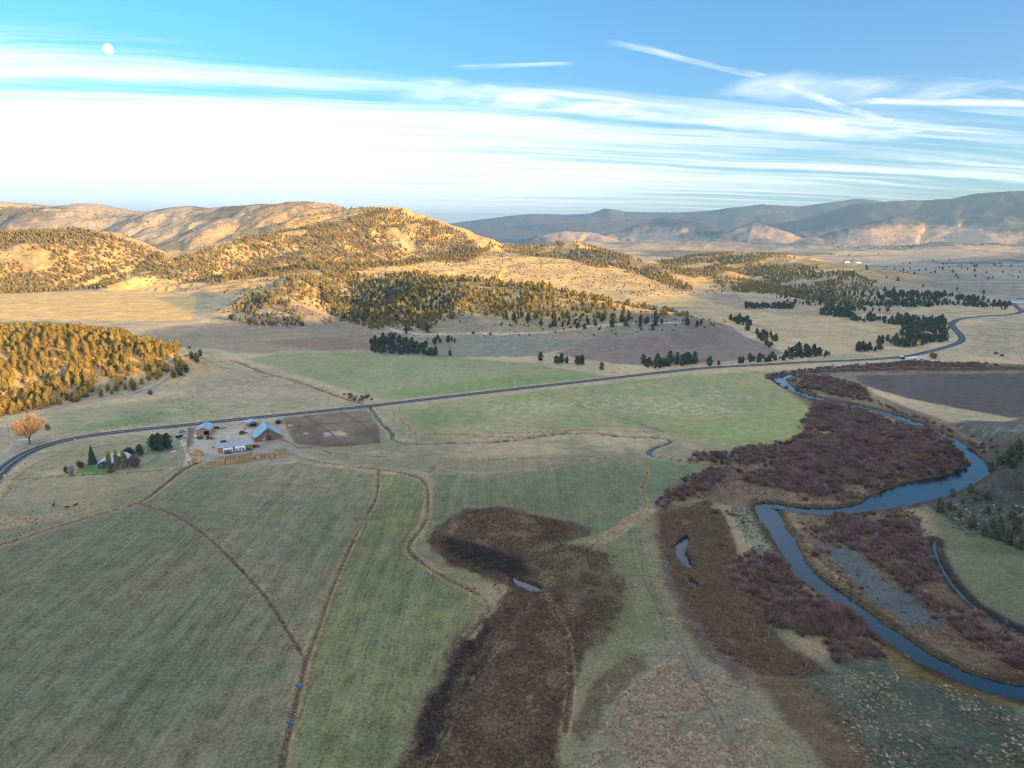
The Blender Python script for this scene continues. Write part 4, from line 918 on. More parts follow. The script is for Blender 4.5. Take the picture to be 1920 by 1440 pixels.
# collection children sort by name: far_crown, .001 ... as created
scatter('juniper_woods', np.c_[T[rest, :2], tz[rest]-.1], np.c_[hh*rng.uniform(.85, 1.25, k), hh*rng.uniform(.85, 1.25, k), hh], np.c_[np.zeros(k), np.zeros(k), rng.uniform(0, 6.28, k)], pick, FARC,
        'olive juniper woods scattered over the golden hills', 'juniper woods')
kb = len(bx_); hb_ = rng.uniform(1.2, 3.4, kb)
scatter('hillside_brush', np.c_[bx_, by_, hflat(bx_, by_)-.2], np.c_[hb_*rng.uniform(1.2, 2.0, kb), hb_*rng.uniform(1.2, 2.0, kb), hb_], np.c_[np.zeros(kb), np.zeros(kb), rng.uniform(0, 6.28, kb)], rng.integers(0, 8, kb), FARC, 'low brush and seedling junipers speckling the hillsides', 'brush')
print('brush', kb)
print('trees', len(T), 'far', len(rest))

# ------------------------------------------------------------------ willows, reeds, brush
DARKZ = [[tuple(P(*q)) for q in pp] for pp in ([(830, 1005), (900, 1022), (985, 1048), (1002, 1078), (965, 1085), (885, 1064), (835, 1035)], [(770, 1420), (790, 1340), (815, 1285), (860, 1220), (905, 1172), (925, 1180), (885, 1235), (850, 1300), (825, 1420)], [(830, 1400), (880, 1262), (930, 1202), (940, 1215), (885, 1300), (855, 1400)])]
GRAVEL = [tuple(P(*q)) for q in [(1548, 1022), (1595, 1032), (1660, 1088), (1700, 1112), (1762, 1170), (1700, 1165), (1622, 1112), (1575, 1062)]]
WZ = [([(1430, 705), (1500, 694), (1700, 677), (1865, 681), (1865, 689), (1700, 688), (1560, 691), (1480, 700), (1495, 722), (1560, 752), (1545, 762), (1478, 730)], 3.2, 1.6, 2.6, .32),
      ([(1485, 706), (1540, 703), (1610, 722), (1632, 740), (1622, 753), (1570, 742), (1500, 724)], 3.4, 2.2, 3.4, .30),
      ([(1525, 762), (1540, 753), (1600, 766), (1690, 800), (1745, 825), (1800, 860), (1810, 876), (1790, 886), (1700, 905), (1640, 925), (1585, 940), (1500, 922), (1400, 912), (1405, 893), (1470, 862), (1500, 830), (1512, 800)], 3.0, 2.6, 4.2, .33),
      ([(1640, 752), (1740, 788), (1830, 828), (1872, 856), (1848, 858), (1775, 812), (1650, 762)], 3.4, 1.5, 2.4, .36),
      ([(1350, 850), (1480, 828), (1530, 800), (1520, 850), (1400, 870), (1290, 866), (1300, 852)], 3.3, 2.0, 3.4, .35),
      ([(1228, 950), (1250, 925), (1330, 880), (1365, 876), (1355, 900), (1290, 930), (1245, 950)], 2.8, 2.0, 3.2, .25),
      ([(1375, 1060), (1400, 1040), (1450, 1040), (1500, 1085), (1560, 1135), (1655, 1208), (1650, 1232), (1600, 1235), (1560, 1245), (1480, 1205), (1430, 1140), (1385, 1100)], 2.6, 2.4, 3.8, .26),
      ([(1560, 965), (1620, 985), (1700, 965), (1722, 975), (1735, 1012), (1765, 1065), (1785, 1130), (1850, 1180), (1930, 1225), (1930, 1262), (1850, 1222), (1790, 1185), (1720, 1120), (1680, 1090), (1620, 1040), (1560, 1000)], 2.7, 2.2, 3.6, .28),
      ([(1500, 975), (1560, 990), (1600, 1030), (1540, 1020), (1560, 1060), (1640, 1130), (1600, 1110), (1520, 1040)], 3.2, 1.4, 2.4, .35),
      ([(1325, 955), (1370, 950), (1380, 1000), (1400, 1040), (1370, 1040), (1340, 1000)], 4, 1.6, 2.8, .45),
      ([(640, 738), (690, 745), (696, 757), (660, 750)], 4, 1.6, 2.6, .3),
      ([(1560, 955), (1600, 958), (1700, 952), (1720, 960), (1700, 968), (1560, 966)], 2.5, 1.0, 2.0, .3)]
W = []
for zi, (poly, s, h0, h1, cl) in enumerate(WZ):
    x, y = flat_pts(poly, s, cl, 16, zi)
    d, t, _ = distline(RIVER, x, y, 14); wq = RIVER[np.clip(t.astype(int), 0, len(RIVER)-1), 2]; k = ~(d < wq+2.0)
    for pnd in PONDS: k &= ~inpoly(pnd, x, y)
    k &= clear(x, y, SLOUGH, 3.5) & ~inpoly(GRAVEL, x, y)
    x, y = x[k], y[k]
    nn = fbm(x/11, y/11, 78, 2)
    for a, b, q in zip(x, y, nn): W.append((a, b, (h0+(h1-h0)*rng.random())*(.45+1.1*q), zi))
W = np.array(W); wz = hflat(W[:, 0], W[:, 1]); wa, wb, wdep = project(W[:, 0], W[:, 1], wz); ws = W[:, 2]/wdep*FOC*((wa > 0) & (wa < 1920))
order = np.argsort(-ws); bigw = set(order[:290].tolist())
# the few rust-red willows that stand out
for i in sorted(bigw):
    x, y, h, zi = W[i]; zi = int(zi)
    me = WILC[rng.integers(len(WILC))]
    o = bpy.data.objects.new('willow_bush', me); COL.objects.link(o); o.location = (x, y, wz[i]-.1); o.rotation_euler = (0, 0, rng.uniform(0, 6.28))
    k = rng.uniform(.95, 1.3); o.scale = (h*k, h*k, h)
    o['category'] = 'bush'
    up_ = wb[i] < 1130
    left_ = wa[i] < 1662 and zi in (6, 9)
    o['label'] = 'leafless purple willow left of the lower river' if left_ else 'leafless purple willow between the lower river and the green terrace'
    o['label'] += (', upper part' if up_ else ', lower part')
    o['group'] = ('upper ' if up_ else 'lower ')+'willows on the left river bank' if left_ else ('upper ' if up_ else 'lower ')+'willows on the right river bank'
rest = np.array([i for i in range(len(W)) if i not in bigw]); k = len(rest); hh = W[rest, 2]*1.05
WC_ = template([twig_mesh('far_willow', 220+i, 130, M_WIL, width=.026) for i in range(5)]+[twig_mesh('far_willow', 230, 130, M_WILR, width=.026), twig_mesh('far_willow', 231, 130, M_REED, width=.024), twig_mesh('far_willow', 232, 90, M_PURG, width=.022)], 'far_willows')
scatter('willow_thicket', np.c_[W[rest, :2], wz[rest]-.1], np.c_[hh*rng.uniform(1, 1.4, k), hh*rng.uniform(1, 1.4, k), hh], np.c_[np.zeros(k), np.zeros(k), rng.uniform(0, 6.28, k)], np.where(rng.random(k) < .025, 5, np.where(rng.random(k) < .22, rng.integers(6, 8, k), rng.integers(0, 5, k))), WC_,
        'leafless purple-brown willow thicket filling the river bends', 'willow thicket')
for a, b, h, lab in [(1340, 965, 3.0, 'rust-red leafless willow nearest the footpath side of the reeds'), (1350, 978, 2.6, 'rust-red willow beside the tallest red one at the reed edge'), (1508, 938, 2.8, 'dark red round willow alone on the grassy bank above the river mouth'), (1342, 1000, 2.2, 'small rust-red willow in the middle of the reed bed'), (1352, 1025, 2.2, 'lowest rust-red willow at the top of the lower thicket'),
                     (1385, 885, 3.2, 'reddish willow at the left tip of the big thicket'), (1440, 845, 2.6, 'tan round bush in the willow thicket below the green field')]:
    x, y = P(a, b); o = bpy.data.objects.new('red_willow_bush', WILR[rng.integers(2)]); COL.objects.link(o); o.location = (x, y, hz(x, y)-.1); o.scale = (h*1.2, h*1.2, h); o['label'] = lab; o['category'] = 'bush'; o['group'] = 'red willows'

def tufts(name, polys, s, h0, h1, m, label, cat, k_=26, width=.035, clump=0, cs=8, lean=.6, spread=.6, pts=None, seed=0, wide=1.0, avoid=True):
    X = []; Y = []
    for p in (polys or []):
        x, y = flat_pts(p, s, clump, cs, seed); X.append(x); Y.append(y)
    if pts is not None: X.append(pts[0]); Y.append(pts[1])
    x = np.concatenate(X); y = np.concatenate(Y); k = clear(x, y, HIGHWAY, 6)
    if avoid:
        d, t, _ = distline(RIVER, x, y, 14); wq = RIVER[np.clip(t.astype(int), 0, len(RIVER)-1), 2]; k &= ~(d < wq+.6)
        for pnd in PONDS: k &= ~inpoly(pnd, x, y)
        k &= ~(inpoly(GRAVEL, x, y) & (rng.random(x.size) < .7)); k &= clear(x, y, SLOUGH, 2.8)
        for dz in DARKZ: k &= ~(inpoly(dz, x+rng.normal(size=x.size)*1.2, y+rng.normal(size=x.size)*1.2) & (rng.random(x.size) < .9)); k &= clear(x, y, TRACKS[5][0], 1.1)
    x, y = x[k], y[k]; z = hflat(x, y); k = len(x); h = rng.uniform(h0, h1, k)*(.7+.6*vnoise(x/6, y/6, 5))
    c = template([twig_mesh(name+'_tuft', 400+seed*7+i, k_, m, spread=spread, width=width, lean=lean) for i in range(4)], name)
    w = rng.uniform(.9, 1.4, k)*wide
    print(name, k)
    return scatter(name, np.c_[x, y, z-.04], np.c_[h*w, h*w, h], np.c_[np.zeros(k), np.zeros(k), rng.uniform(0, 6.28, k)], rng.integers(0, 4, k), c, label, cat)
tufts('dry_brush_patch', [[(1130, 1370), (1185, 1290), (1255, 1235), (1300, 1240), (1360, 1275), (1415, 1330), (1440, 1450), (1090, 1450)]], .80, .6, 1.1, M_SAGE, 'pale tan dry brush crowding the ground at the bottom right of centre', 'dry brush', 44, .055, .36, 9, .7, .75, seed=1)
tufts('scattered_brush', [[(1215, 960), (1235, 1010), (1265, 1130), (1320, 1230), (1480, 1360), (1440, 1440), (1300, 1230), (1200, 1200), (1180, 1100)], [(1560, 1260), (1750, 1270), (1900, 1340), (1960, 1440), (1600, 1440)]], 1.9, .4, .8, M_SAGE, 'loose pale brush on the rough ground beside the reeds', 'brush', 36, .055, .55, 7, .7, .75, seed=2)
tufts('reed_bed', [[(1240, 965), (1330, 940), (1352, 962), (1375, 1010), (1385, 1090), (1425, 1150), (1470, 1215), (1560, 1262), (1500, 1270), (1420, 1260), (1345, 1215), (1275, 1110), (1240, 1020)]], .95, 1.0, 1.9, M_REED, 'grey-brown reed bed around the dark blue ponds', 'reeds', 30, .035, .30, 10, .45, .7, seed=3)
tufts('marsh_reeds', [[(805, 1018), (818, 988), (872, 960), (940, 952), (1000, 968), (1060, 980), (1060, 1020), (1160, 1045), (1170, 1090), (1165, 1140), (1140, 1190), (1095, 1220), (1072, 1290), (1056, 1370), (1040, 1450), (760, 1450), (785, 1360), (806, 1295), (853, 1216), (905, 1166), (955, 1128), (900, 1078), (842, 1052)]], 1.05, .5, 1.2, M_MREED, 'short dark brown marsh reeds in the wet hollow at bottom centre', 'marsh reeds', 22, .04, .42, 7, .6, .8, seed=4)
tufts('bank_grass', [[(1462, 960), (1485, 962), (1512, 1002), (1532, 1052), (1602, 1102), (1590, 1110), (1515, 1066), (1488, 1010)], [(1560, 1110), (1720, 1215), (1920, 1290), (1920, 1300), (1720, 1240), (1560, 1125)], [(1380, 930), (1560, 940), (1600, 950), (1400, 948)]], .9, .5, 1.1, M_TUFT, 'straw-coloured grass lining the lower river', 'grass', 24, .04, .4, 6, .6, .7, seed=5)
tufts('sagebrush_flat', [[(1365, 940), (1420, 950), (1465, 1045), (1440, 1062), (1390, 1000)], [(1500, 1265), (1650, 1240), (1900, 1330), (1960, 1440), (1650, 1440), (1540, 1330)], [(1750, 940), (1950, 880), (1980, 1000), (1800, 1010)]], 1.9, .5, 1.0, M_GSAGE, 'grey-green sagebrush on the low ground around the river', 'sagebrush', 36, .06, .42, 8, .7, .8, seed=6)
tufts('willow_scrub', [[(1230, 945), (1330, 880), (1400, 850), (1520, 820), (1560, 770), (1700, 800), (1810, 870), (1700, 920), (1580, 950), (1400, 925), (1300, 935)], [(1490, 970), (1730, 965), (1760, 1060), (1800, 1150), (1960, 1240), (1940, 1270), (1700, 1190), (1560, 1100)], [(1440, 700), (1700, 680), (1920, 686), (1920, 697), (1560, 700)]], 2.6, .7, 1.5, M_REED, 'brown and tan undergrowth between the willows', 'undergrowth', 30, .05, .30, 10, .5, .8, seed=7)
M_FLD = mat('field_grass_blades', (.17, .19, .115), .9, noise=.25, scale=.8, col2=(.26, .235, .15), rnd=.35, tint=(.36, .29, .18), trans=.1)
NEARF = [[(-60, 1440), (-60, 1045), (100, 1005), (260, 950), (330, 972), (450, 1072), (545, 1195), (566, 1240), (548, 1330), (528, 1440)], [(280, 945), (360, 905), (700, 895), (690, 950), (640, 1045), (590, 1180), (572, 1226), (500, 1112), (400, 1005)],
         [(720, 895), (790, 905), (798, 960), (785, 1000), (762, 1030), (790, 1060), (910, 1130), (880, 1190), (800, 1300), (760, 1440), (545, 1440), (562, 1330), (582, 1240), (625, 1110), (690, 970)], [(815, 900), (1000, 895), (1150, 872), (1205, 900), (1205, 945), (1110, 1010), (1000, 955), (870, 950), (815, 985)],
         [(1120, 1030), (1215, 965), (1262, 1130), (1340, 1260), (1480, 1440), (1060, 1440), (1090, 1290), (1180, 1150), (1180, 1080)]]
tufts('field_grass', NEARF, 1.15, .12, .34, M_FLD, 'short green and straw-coloured grass tussocks all over the hay fields', 'grass', 12, .10, .46, 5, .8, .9, seed=10, wide=1.7)
# tall dry grass along the ditches, the highway and the creek
X = []; Y = []
def along(line, half, per_m):
    p = line[:, :2]; t = np.gradient(p, axis=0); L = np.linalg.norm(t, axis=1); t = t/L[:, None]; kk = rng.poisson(np.maximum(L*per_m, 0)); i = np.repeat(np.arange(len(p)), kk)
    o = rng.normal(size=i.size)*half*.62; j = rng.uniform(-.5, .5, i.size)*L[i]
    X.append(p[i, 0]+t[i, 0]*j-t[i, 1]*o); Y.append(p[i, 1]+t[i, 1]*j+t[i, 0]*o)
for line, half, dk in DITCHES: along(line, half, 2.2 if half < 2.4 else 2.6)
off = offset(HIGHWAY, 8.0); along(off[off[:, 1] < 700], 2.0, .7); off = offset(HIGHWAY, -8.0); along(off[off[:, 1] < 700], 2.0, .6)
along(CREEK, 4.5, 1.6)
tufts('ditch_grass', [], 1, .4, .85, M_TUFT, 'straw-coloured tall grass following the irrigation ditches and road verges', 'grass', 20, .05, pts=(np.concatenate(X), np.concatenate(Y)), lean=.6, spread=.7, seed=8)
# rangeland clumps on the rough pasture beyond the highway
tufts('pasture_brush', [[(330, 640), (480, 690), (640, 735), (690, 765), (600, 765), (340, 790), (120, 812), (330, 740)], [(0, 960), (110, 962), (180, 950), (60, 1000), (0, 1015)], [(1830, 620), (1920, 610), (1920, 680), (1850, 668)]], 2.6, .3, .6, M_GSAGE, 'grey sagebrush scattered over the rough pastures', 'sagebrush', 30, .07, .46, 14, .7, .8, seed=9)

# ------------------------------------------------------------------ built things
def empty(name, loc, rz, label, cat, group=None):
    e = bpy.data.objects.new(name, None); COL.objects.link(e); e.location = loc; e.rotation_euler = (0, 0, rz); e.empty_display_size = .2
    e['label'] = label; e['category'] = cat
    if group: e['group'] = group
    return e
class MB:
    def __init__(s): s.v = []; s.f = []
    def box(s, x0, x1, y0, y1, z0, z1, taper=0, rot=None):
        i = len(s.v); t = taper
        s.v += [(x0, y0, z0), (x1, y0, z0), (x1, y1, z0), (x0, y1, z0), (x0+t, y0+t, z1), (x1-t, y0+t, z1), (x1-t, y1-t, z1), (x0+t, y1-t, z1)]
        s.f += [(i, i+3, i+2, i+1), (i+4, i+5, i+6, i+7), (i, i+1, i+5, i+4), (i+1, i+2, i+6, i+5), (i+2, i+3, i+7, i+6), (i+3, i, i+4, i+7)]; return s
    def prism(s, poly, a, b, axis='y'):
        """polygon of (u, z) extruded along y (or of (y, z) along x)"""
        i = len(s.v); k = len(poly)
        for w in (a, b): s.v += [(p[0], w, p[1]) if axis == 'y' else (w, p[0], p[1]) for p in poly]
        s.f += [tuple(range(i, i+k)), tuple(range(i+2*k-1, i+k-1, -1))]
        s.f += [(i+q, i+k+q, i+k+(q+1) % k, i+(q+1) % k) for q in range(k)]; return s
    def cyl(s, c, r, h, axis='z', sides=12, r2=None):
        i = len(s.v); r2 = r if r2 is None else r2
        for e, rr_ in ((0, r), (1, r2)):
            for q in range(sides):
                a = 2*math.pi*q/sides; u, w = math.cos(a)*rr_, math.sin(a)*rr_
                s.v.append({'z': (c[0]+u, c[1]+w, c[2]+e*h), 'x': (c[0]+e*h, c[1]+u, c[2]+w), 'y': (c[0]+u, c[1]+e*h, c[2]+w)}[axis])
        s.f += [(i+q, i+(q+1) % sides, i+sides+(q+1) % sides, i+sides+q) for q in range(sides)]
        s.f += [tuple(range(i+sides-1, i-1, -1)), tuple(range(i+sides, i+2*sides))]; return s
    def mesh(s, name, m, bev=0):
        me = bpy.data.meshes.new(name); me.from_pydata([tuple(map(float, v)) for v in s.v], [], s.f); me.update()
        import bmesh
        bm = bmesh.new(); bm.from_mesh(me); bmesh.ops.recalc_face_normals(bm, faces=bm.faces)
        if bev: bmesh.ops.bevel(bm, geom=bm.edges[:], offset=bev, segments=2, affect='EDGES', profile=.6)
        bm.to_mesh(me); bm.free(); me.materials.append(m); return me
    def obj(s, name, m, parent=None, bev=0):
        o = bpy.data.objects.new(name, s.mesh(name, m, bev)); COL.objects.link(o)
        if parent: o.parent = parent
        return o
M_ROOF = mat('blue_grey_metal_roof', (.13, .30, .46), .5, noise=.14, scale=.5, col2=(.20, .38, .54), spec=.5)
M_ROOF2 = mat('old_grey_roof', (.24, .30, .36), .7, noise=.2, scale=1.2, col2=(.32, .38, .43))
M_WOODO = mat('orange_board_siding', (.50, .24, .115), .85, noise=.18, scale=2, col2=(.58, .30, .15))
M_WOODR = mat('weathered_red_boards', (.25, .115, .075), .9, noise=.3, scale=2.5, col2=(.34, .19, .13))
M_TRIM = mat('pale_trim', (.62, .60, .55), .7); M_DARKIN = mat('dark_interior', (.02, .02, .022), .9)
M_BLUEW = mat('blue_house_siding', (.035, .075, .15), .7, noise=.1, col2=(.04, .09, .17)); M_WHITEP = mat('white_paint', (.78, .79, .78), .5, noise=.05)
M_GLASS = mat('dark_glass', (.02, .03, .04), .1, spec=.8); M_TYRE = mat('tyre_rubber', (.02, .02, .02), .9); M_STEEL = mat('grey_steel', (.35, .36, .37), .45, metal=.6)
M_POST = mat('grey_post_wood', (.22, .19, .16), .9, noise=.2, scale=4); M_GREENP = mat('green_machine_paint', (.02, .12, .04), .45); M_YELP = mat('yellow_paint', (.75, .58, .02), .5)
M_HAY = mat('hay', (.46, .27, .10), .95, noise=.3, scale=2.5, col2=(.58, .37, .16), rnd=.22); M_HAYG = mat('weathered_hay', (.15, .125, .105), .95, noise=.2, scale=2.5, col2=(.21, .175, .145), rnd=.2)
M_COW = mat('black_hide', (.015, .014, .014), .7); M_TARP = mat('blue_tarp', (.02, .10, .27), .5); M_REDP = mat('dark_red_paint', (.22, .02, .02), .4)
M_CHROME = mat('bright_metal', (.6, .6, .6), .25, metal=1.0); M_BLK = mat('black_paint', (.015, .016, .018), .3, spec=.6)
def frame(pa, pb, z=.12):
    a, b = P(*pa), P(*pb); d = b-a; L = float(np.hypot(*d)); return (a[0], a[1], hz(*((a+b)/2))+z-.12), math.atan2(d[1], d[0]), L
def window(par, x0, x1, z0, z1, y, m=M_GLASS, tr=M_TRIM, axis='y', s=-1):
    """pane in a proud frame, on a wall whose outside lies towards s along axis"""
    w = .09; f = MB(); 
    def bx(b, a0, a1, c0, c1, t0, t1):
        lo, hi_ = sorted((y+s*t0, y+s*t1)); b.box(a0, a1, lo, hi_, c0, c1) if axis == 'y' else b.box(lo, hi_, a0, a1, c0, c1)
    bx(f, x0-w, x1+w, z1, z1+w, .003, .07); bx(f, x0-w, x1+w, z0-w, z0, .003, .07); bx(f, x0-w, x0, z0, z1, .003, .07); bx(f, x1, x1+w, z0, z1, .003, .07)
    fo = f.obj('window', tr, par); g = MB(); bx(g, x0, x1, z0, z1, .003, .03); g.obj('pane', m, fo); return fo
def gable(e, W_, D_, eave, ridge, wall, roof, over=.5, front_open=None, x0=0.0, y0=0.0, wname='wall', rt=.14):
    """gabled shed: front gable wall at y0, ridge running back"""
    t = .16; xm = x0+W_/2; sl = (ridge-eave)/(W_/2)
    if front_open:
        a, b, h = front_open
        f = MB().prism([(x0, 0), (a, 0), (a, h), (b, h), (b, 0), (x0+W_, 0), (x0+W_, eave), (xm, ridge), (x0, eave)], y0, y0+t)
    else: f = MB().prism([(x0, 0), (x0+W_, 0), (x0+W_, eave), (xm, ridge), (x0, eave)], y0, y0+t)
    f.obj(wname, wall, e)
    MB().prism([(x0, 0), (x0+W_, 0), (x0+W_, eave), (xm, ridge), (x0, eave)], y0+D_-t, y0+D_).obj(wname, wall, e)
    MB().box(x0, x0+t, y0+t, y0+D_-t, 0, eave-.02).obj(wname, wall, e); MB().box(x0+W_-t, x0+W_, y0+t, y0+D_-t, 0, eave-.02).obj(wname, wall, e)
    for s in (-1, 1):
        xe = xm+s*(W_/2+over); ze = ridge-sl*(W_/2+over)
        MB().prism([(xm, ridge+.03), (xe, ze+.03), (xe, ze+.03+rt), (xm, ridge+.03+rt)], y0-over, y0+D_+over).obj('roof', roof, e)
    MB().box(xm-.12, xm+.12, y0-over-.02, y0+D_+over+.02, ridge+rt+.03, ridge+rt+.09).obj('ridge_cap', roof, e)

# big barn with lean-tos
loc, rz, L = frame((478.5, 829), (528.5, 822.5)); L = L
barn = empty('barn', loc, rz, 'big weathered red-brown barn with blue metal roof and lean-tos on both sides', 'barn')
lw = L*.24; mw = L-2*lw
gable(barn, mw, 16, 5.2, 8.6, M_WOODR, M_ROOF, .6, x0=lw)
for s, xa, xb in ((-1, 0, lw), (1, L-lw, L)):
    hi_, lo = 4.9, 2.7; za, zb = (lo, hi_) if s < 0 else (hi_, lo)
    MB().prism([(xa, 0), (xb, 0), (xb, zb), (xa, za)], .02, .18).obj('lean_to_wall', M_WOODR, barn)
    MB().prism([(xa, 0), (xb, 0), (xb, zb), (xa, za)], 13.8, 13.96).obj('lean_to_wall', M_WOODR, barn)
    xo = xa if s < 0 else xb-.15; MB().box(xo, xo+.15, .18, 13.8, 0, lo-.05).obj('lean_to_wall', M_WOODR, barn)
    sl = (hi_-lo)/lw; xe = xa-.5 if s < 0 else xb+.5; xi = xb-.03 if s < 0 else xa+.03
    MB().prism([(xi, hi_+.05), (xe, lo-.5*sl+.05), (xe, lo-.5*sl+.18), (xi, hi_+.18)], -.4, 14.3).obj('lean_to_roof', M_ROOF, barn)
MB().box(L*.28, L*.37, -.05, .0, .3, 2.2).obj('door', mat('pale_new_door', (.55, .45, .32), .8), barn)
dd = MB().box(L*.44, L*.60, -.04, .0, .05, 3.4).obj('door', mat('dark_barn_boards', (.13, .075, .055), .9, noise=.2, scale=3), barn); MB().box(L*.515, L*.525, -.08, -.04, .05, 3.4).obj('door_seam', M_DARKIN, dd)
window(barn, L*.47, L*.53, 5.3, 6.3, 0, M_DARKIN, M_WOODR)
MB().box(lw, L-lw, -.06, .0, 3.62, 3.76).obj('pale_batten', mat('pale_board', (.48, .40, .33), .85), barn)
# battens on the front, each a narrow upright board
for i in range(14):
    x = lw+.3+i*(mw-.6)/13; zt = 5.2+(1-abs(x-L/2)/(mw/2))*3.2
    MB().box(x-.05, x+.05, -.03, 0, 3.9, zt).obj('board', M_WOODR, barn)
# machine shed
loc, rz, L = frame((368.7, 818.6), (394.5, 817))
s1 = empty('machine_shed', loc, rz, 'tall orange-sided machine shed with blue roof and a dark open bay', 'shed')
gable(s1, L, 14, 3.9, 5.7, M_WOODO, M_ROOF, .5, front_open=(L*.55, L*.93, 3.3))
MB().box(L*.45, L*.9, 3.5, 3.6, .02, 3.4).obj('bay_shade_panel', M_DARKIN, s1)  # added black sheet standing in for the shade deep in the open bay
MB().box(L*.05, L*.5, -.08, -.01, .1, 3.4).obj('sliding_door', M_WOODO, s1)
MB().box(0.0, L, -.12, -.02, 3.45, 3.6).obj('door_rail', M_TRIM, s1)
# long low shed
loc, rz, L = frame((409.5, 848.5), (474.4, 840.8))
s2 = empty('long_shed', loc, rz, 'long low orange shed with weathered grey-blue roof behind two white trailers', 'shed')
MB().prism([(0, 0), (7.2, 0), (7.2, 3.4), (0, 2.7)], 0, .15, 'x').obj('wall', M_WOODO, s2); MB().prism([(0, 0), (7.2, 0), (7.2, 3.4), (0, 2.7)], L-.15, L, 'x').obj('wall', M_WOODO, s2)
MB().box(.15, L-.15, 7.05, 7.2, 0, 3.35).obj('wall', M_WOODO, s2)
nb = 6
for i in range(nb):
    a = .15+i*(L-.3)/nb; b = a+(L-.3)/nb
    if i in (2, 3): MB().box(a, b, .02, .14, 1.9, 2.62).obj('front_panel', M_WOODO, s2)
    else: MB().box(a+.04, b-.04, .02, .14, 0, 2.62).obj('front_panel', M_WOODO, s2)
MB().prism([(-.6, 2.70), (7.7, 3.52), (7.7, 3.64), (-.6, 2.82)], -.4, L+.4, 'x').obj('roof', M_ROOF2, s2)
for i in range(9): MB().prism([(-.6, 2.82), (7.7, 3.64), (7.7, 3.69), (-.6, 2.87)], .2+i*L/9, .28+i*L/9, 'x').obj('roof_rib', M_ROOF, s2)
# small sheds
for pa, pb, dp, nm, lab in (((465.5, 801.5), (484, 799), 8, 'small_barn', 'small blue-roofed barn directly behind the big barn'), ((516, 795.5), (528, 795), 5, 'field_shelter', 'small open blue-roofed shelter at the corral corner right of the barn')):
    loc, rz, L = frame(pa, pb); e = empty(nm, loc, rz, lab, 'shed')
    gable(e, L, dp, 2.6, 3.8, M_WOODR, M_ROOF, .4, front_open=(L*.2, L*.8, 2.1))
# house
loc, rz, L = frame((184.5, 878.2), (205, 880.2))
hs = empty('house', loc, rz+math.radians(24), 'dark blue farmhouse with pale blue metal roof behind yellow poplars', 'house')
gable(hs, 7.2, 15, 2.7, 4.3, M_BLUEW, mat('pale_blue_roof', (.38, .52, .62), .5, noise=.08), .6)
gable(hs, 6, 8, 2.6, 4.5, M_BLUEW, bpy.data.materials['pale_blue_roof'], .5, x0=6.6, y0=6)
window(hs, 1.0, 2.0, 1.1, 2.1, 0, tr=M_WHITEP); window(hs, 4.8, 6.0, 1.1, 2.1, 0, tr=M_WHITEP); window(hs, 8.2, 9.4, 1.0, 2.0, 6, tr=M_WHITEP)
window(hs, 2.5, 4.0, 1.0, 2.1, 7.2, tr=M_WHITEP, axis='x', s=1); dr = MB().box(7.2, 7.26, 4.6, 5.5, 0, 2.05).obj('door', M_WHITEP, hs); MB().cyl((7.27, 5.35, 1.0), .04, .05, 'x', 8).obj('handle', M_CHROME, dr)
MB().box(3.4, 3.9, 8, 8.5, 3.6, 5.0).obj('chimney', M_POST, hs)
# far buildings
loc, rz, L = frame((1706, 677), (1738, 676)); e = empty('white_house', loc, rz, 'small white house beside the highway far off at the right', 'house'); gable(e, L, 7, 2.6, 3.6, M_WHITEP, M_TRIM, .4); window(e, L*.2, L*.35, 1, 2, 0); window(e, L*.6, L*.75, 1, 2, 0)
loc, rz, L = frame((1690, 674), (1699, 674)); e = empty('blue_shed', loc, rz, 'tiny blue shed left of the white roadside house', 'shed'); gable(e, L, 4, 2.2, 2.9, M_TARP, M_TRIM, .2)
loc, rz, L = frame((1903, 569), (1920, 569)); e = empty('far_barn', loc, rz, 'pale barn at the far bend of the highway by the right edge', 'barn'); gable(e, L, 14, 4, 6, M_WHITEP, M_ROOF, .5)
for a, lab in (((1585, 494), 'pale farmhouse alone on the far plain right of the fourth hill'), ((1606, 495), 'low pale barn beside the farmhouse on the far plain')):
    loc, rz, L = frame(a, (a[0]+9, a[1])); e = empty('distant_farmhouse', loc, rz, lab, 'building'); gable(e, L, 14, 4, 7, M_WHITEP, M_TRIM, .6)

# hay bales: long stacks in front of the long shed
def bale_mesh(nm, top):
    import bmesh
    me = MB().box(-1.2, 1.2, -.6, .6, 0, 1.15).mesh(nm, M_HAY, .06); me.materials.append(M_HAYG)
    for p in me.polygons:
        if top and p.normal.z > .7: p.material_index = 1
    return me
B0, B1 = bale_mesh('hay_bale', False), bale_mesh('hay_bale', True)
Z6 = lambda x, y: (320+x/7.385, 760+y/7.385)
ra, rb = P(*Z6(380, 872)), P(*Z6(1620, 706)); rd = (rb-ra)/np.linalg.norm(rb-ra); rn_ = np.array([-rd[1], rd[0]]); RL = float(np.linalg.norm(rb-ra)); rang = math.atan2(rd[1], rd[0])
def bale(x, y, z, a, top, lab, grp):
    o = bpy.data.objects.new('hay_bale', B1 if top else B0); COL.objects.link(o); o.location = (x, y, z); o.rotation_euler = (0, 0, a+rng.uniform(-.035, .035)); o['label'] = lab; o['category'] = 'hay bale'; o['group'] = grp
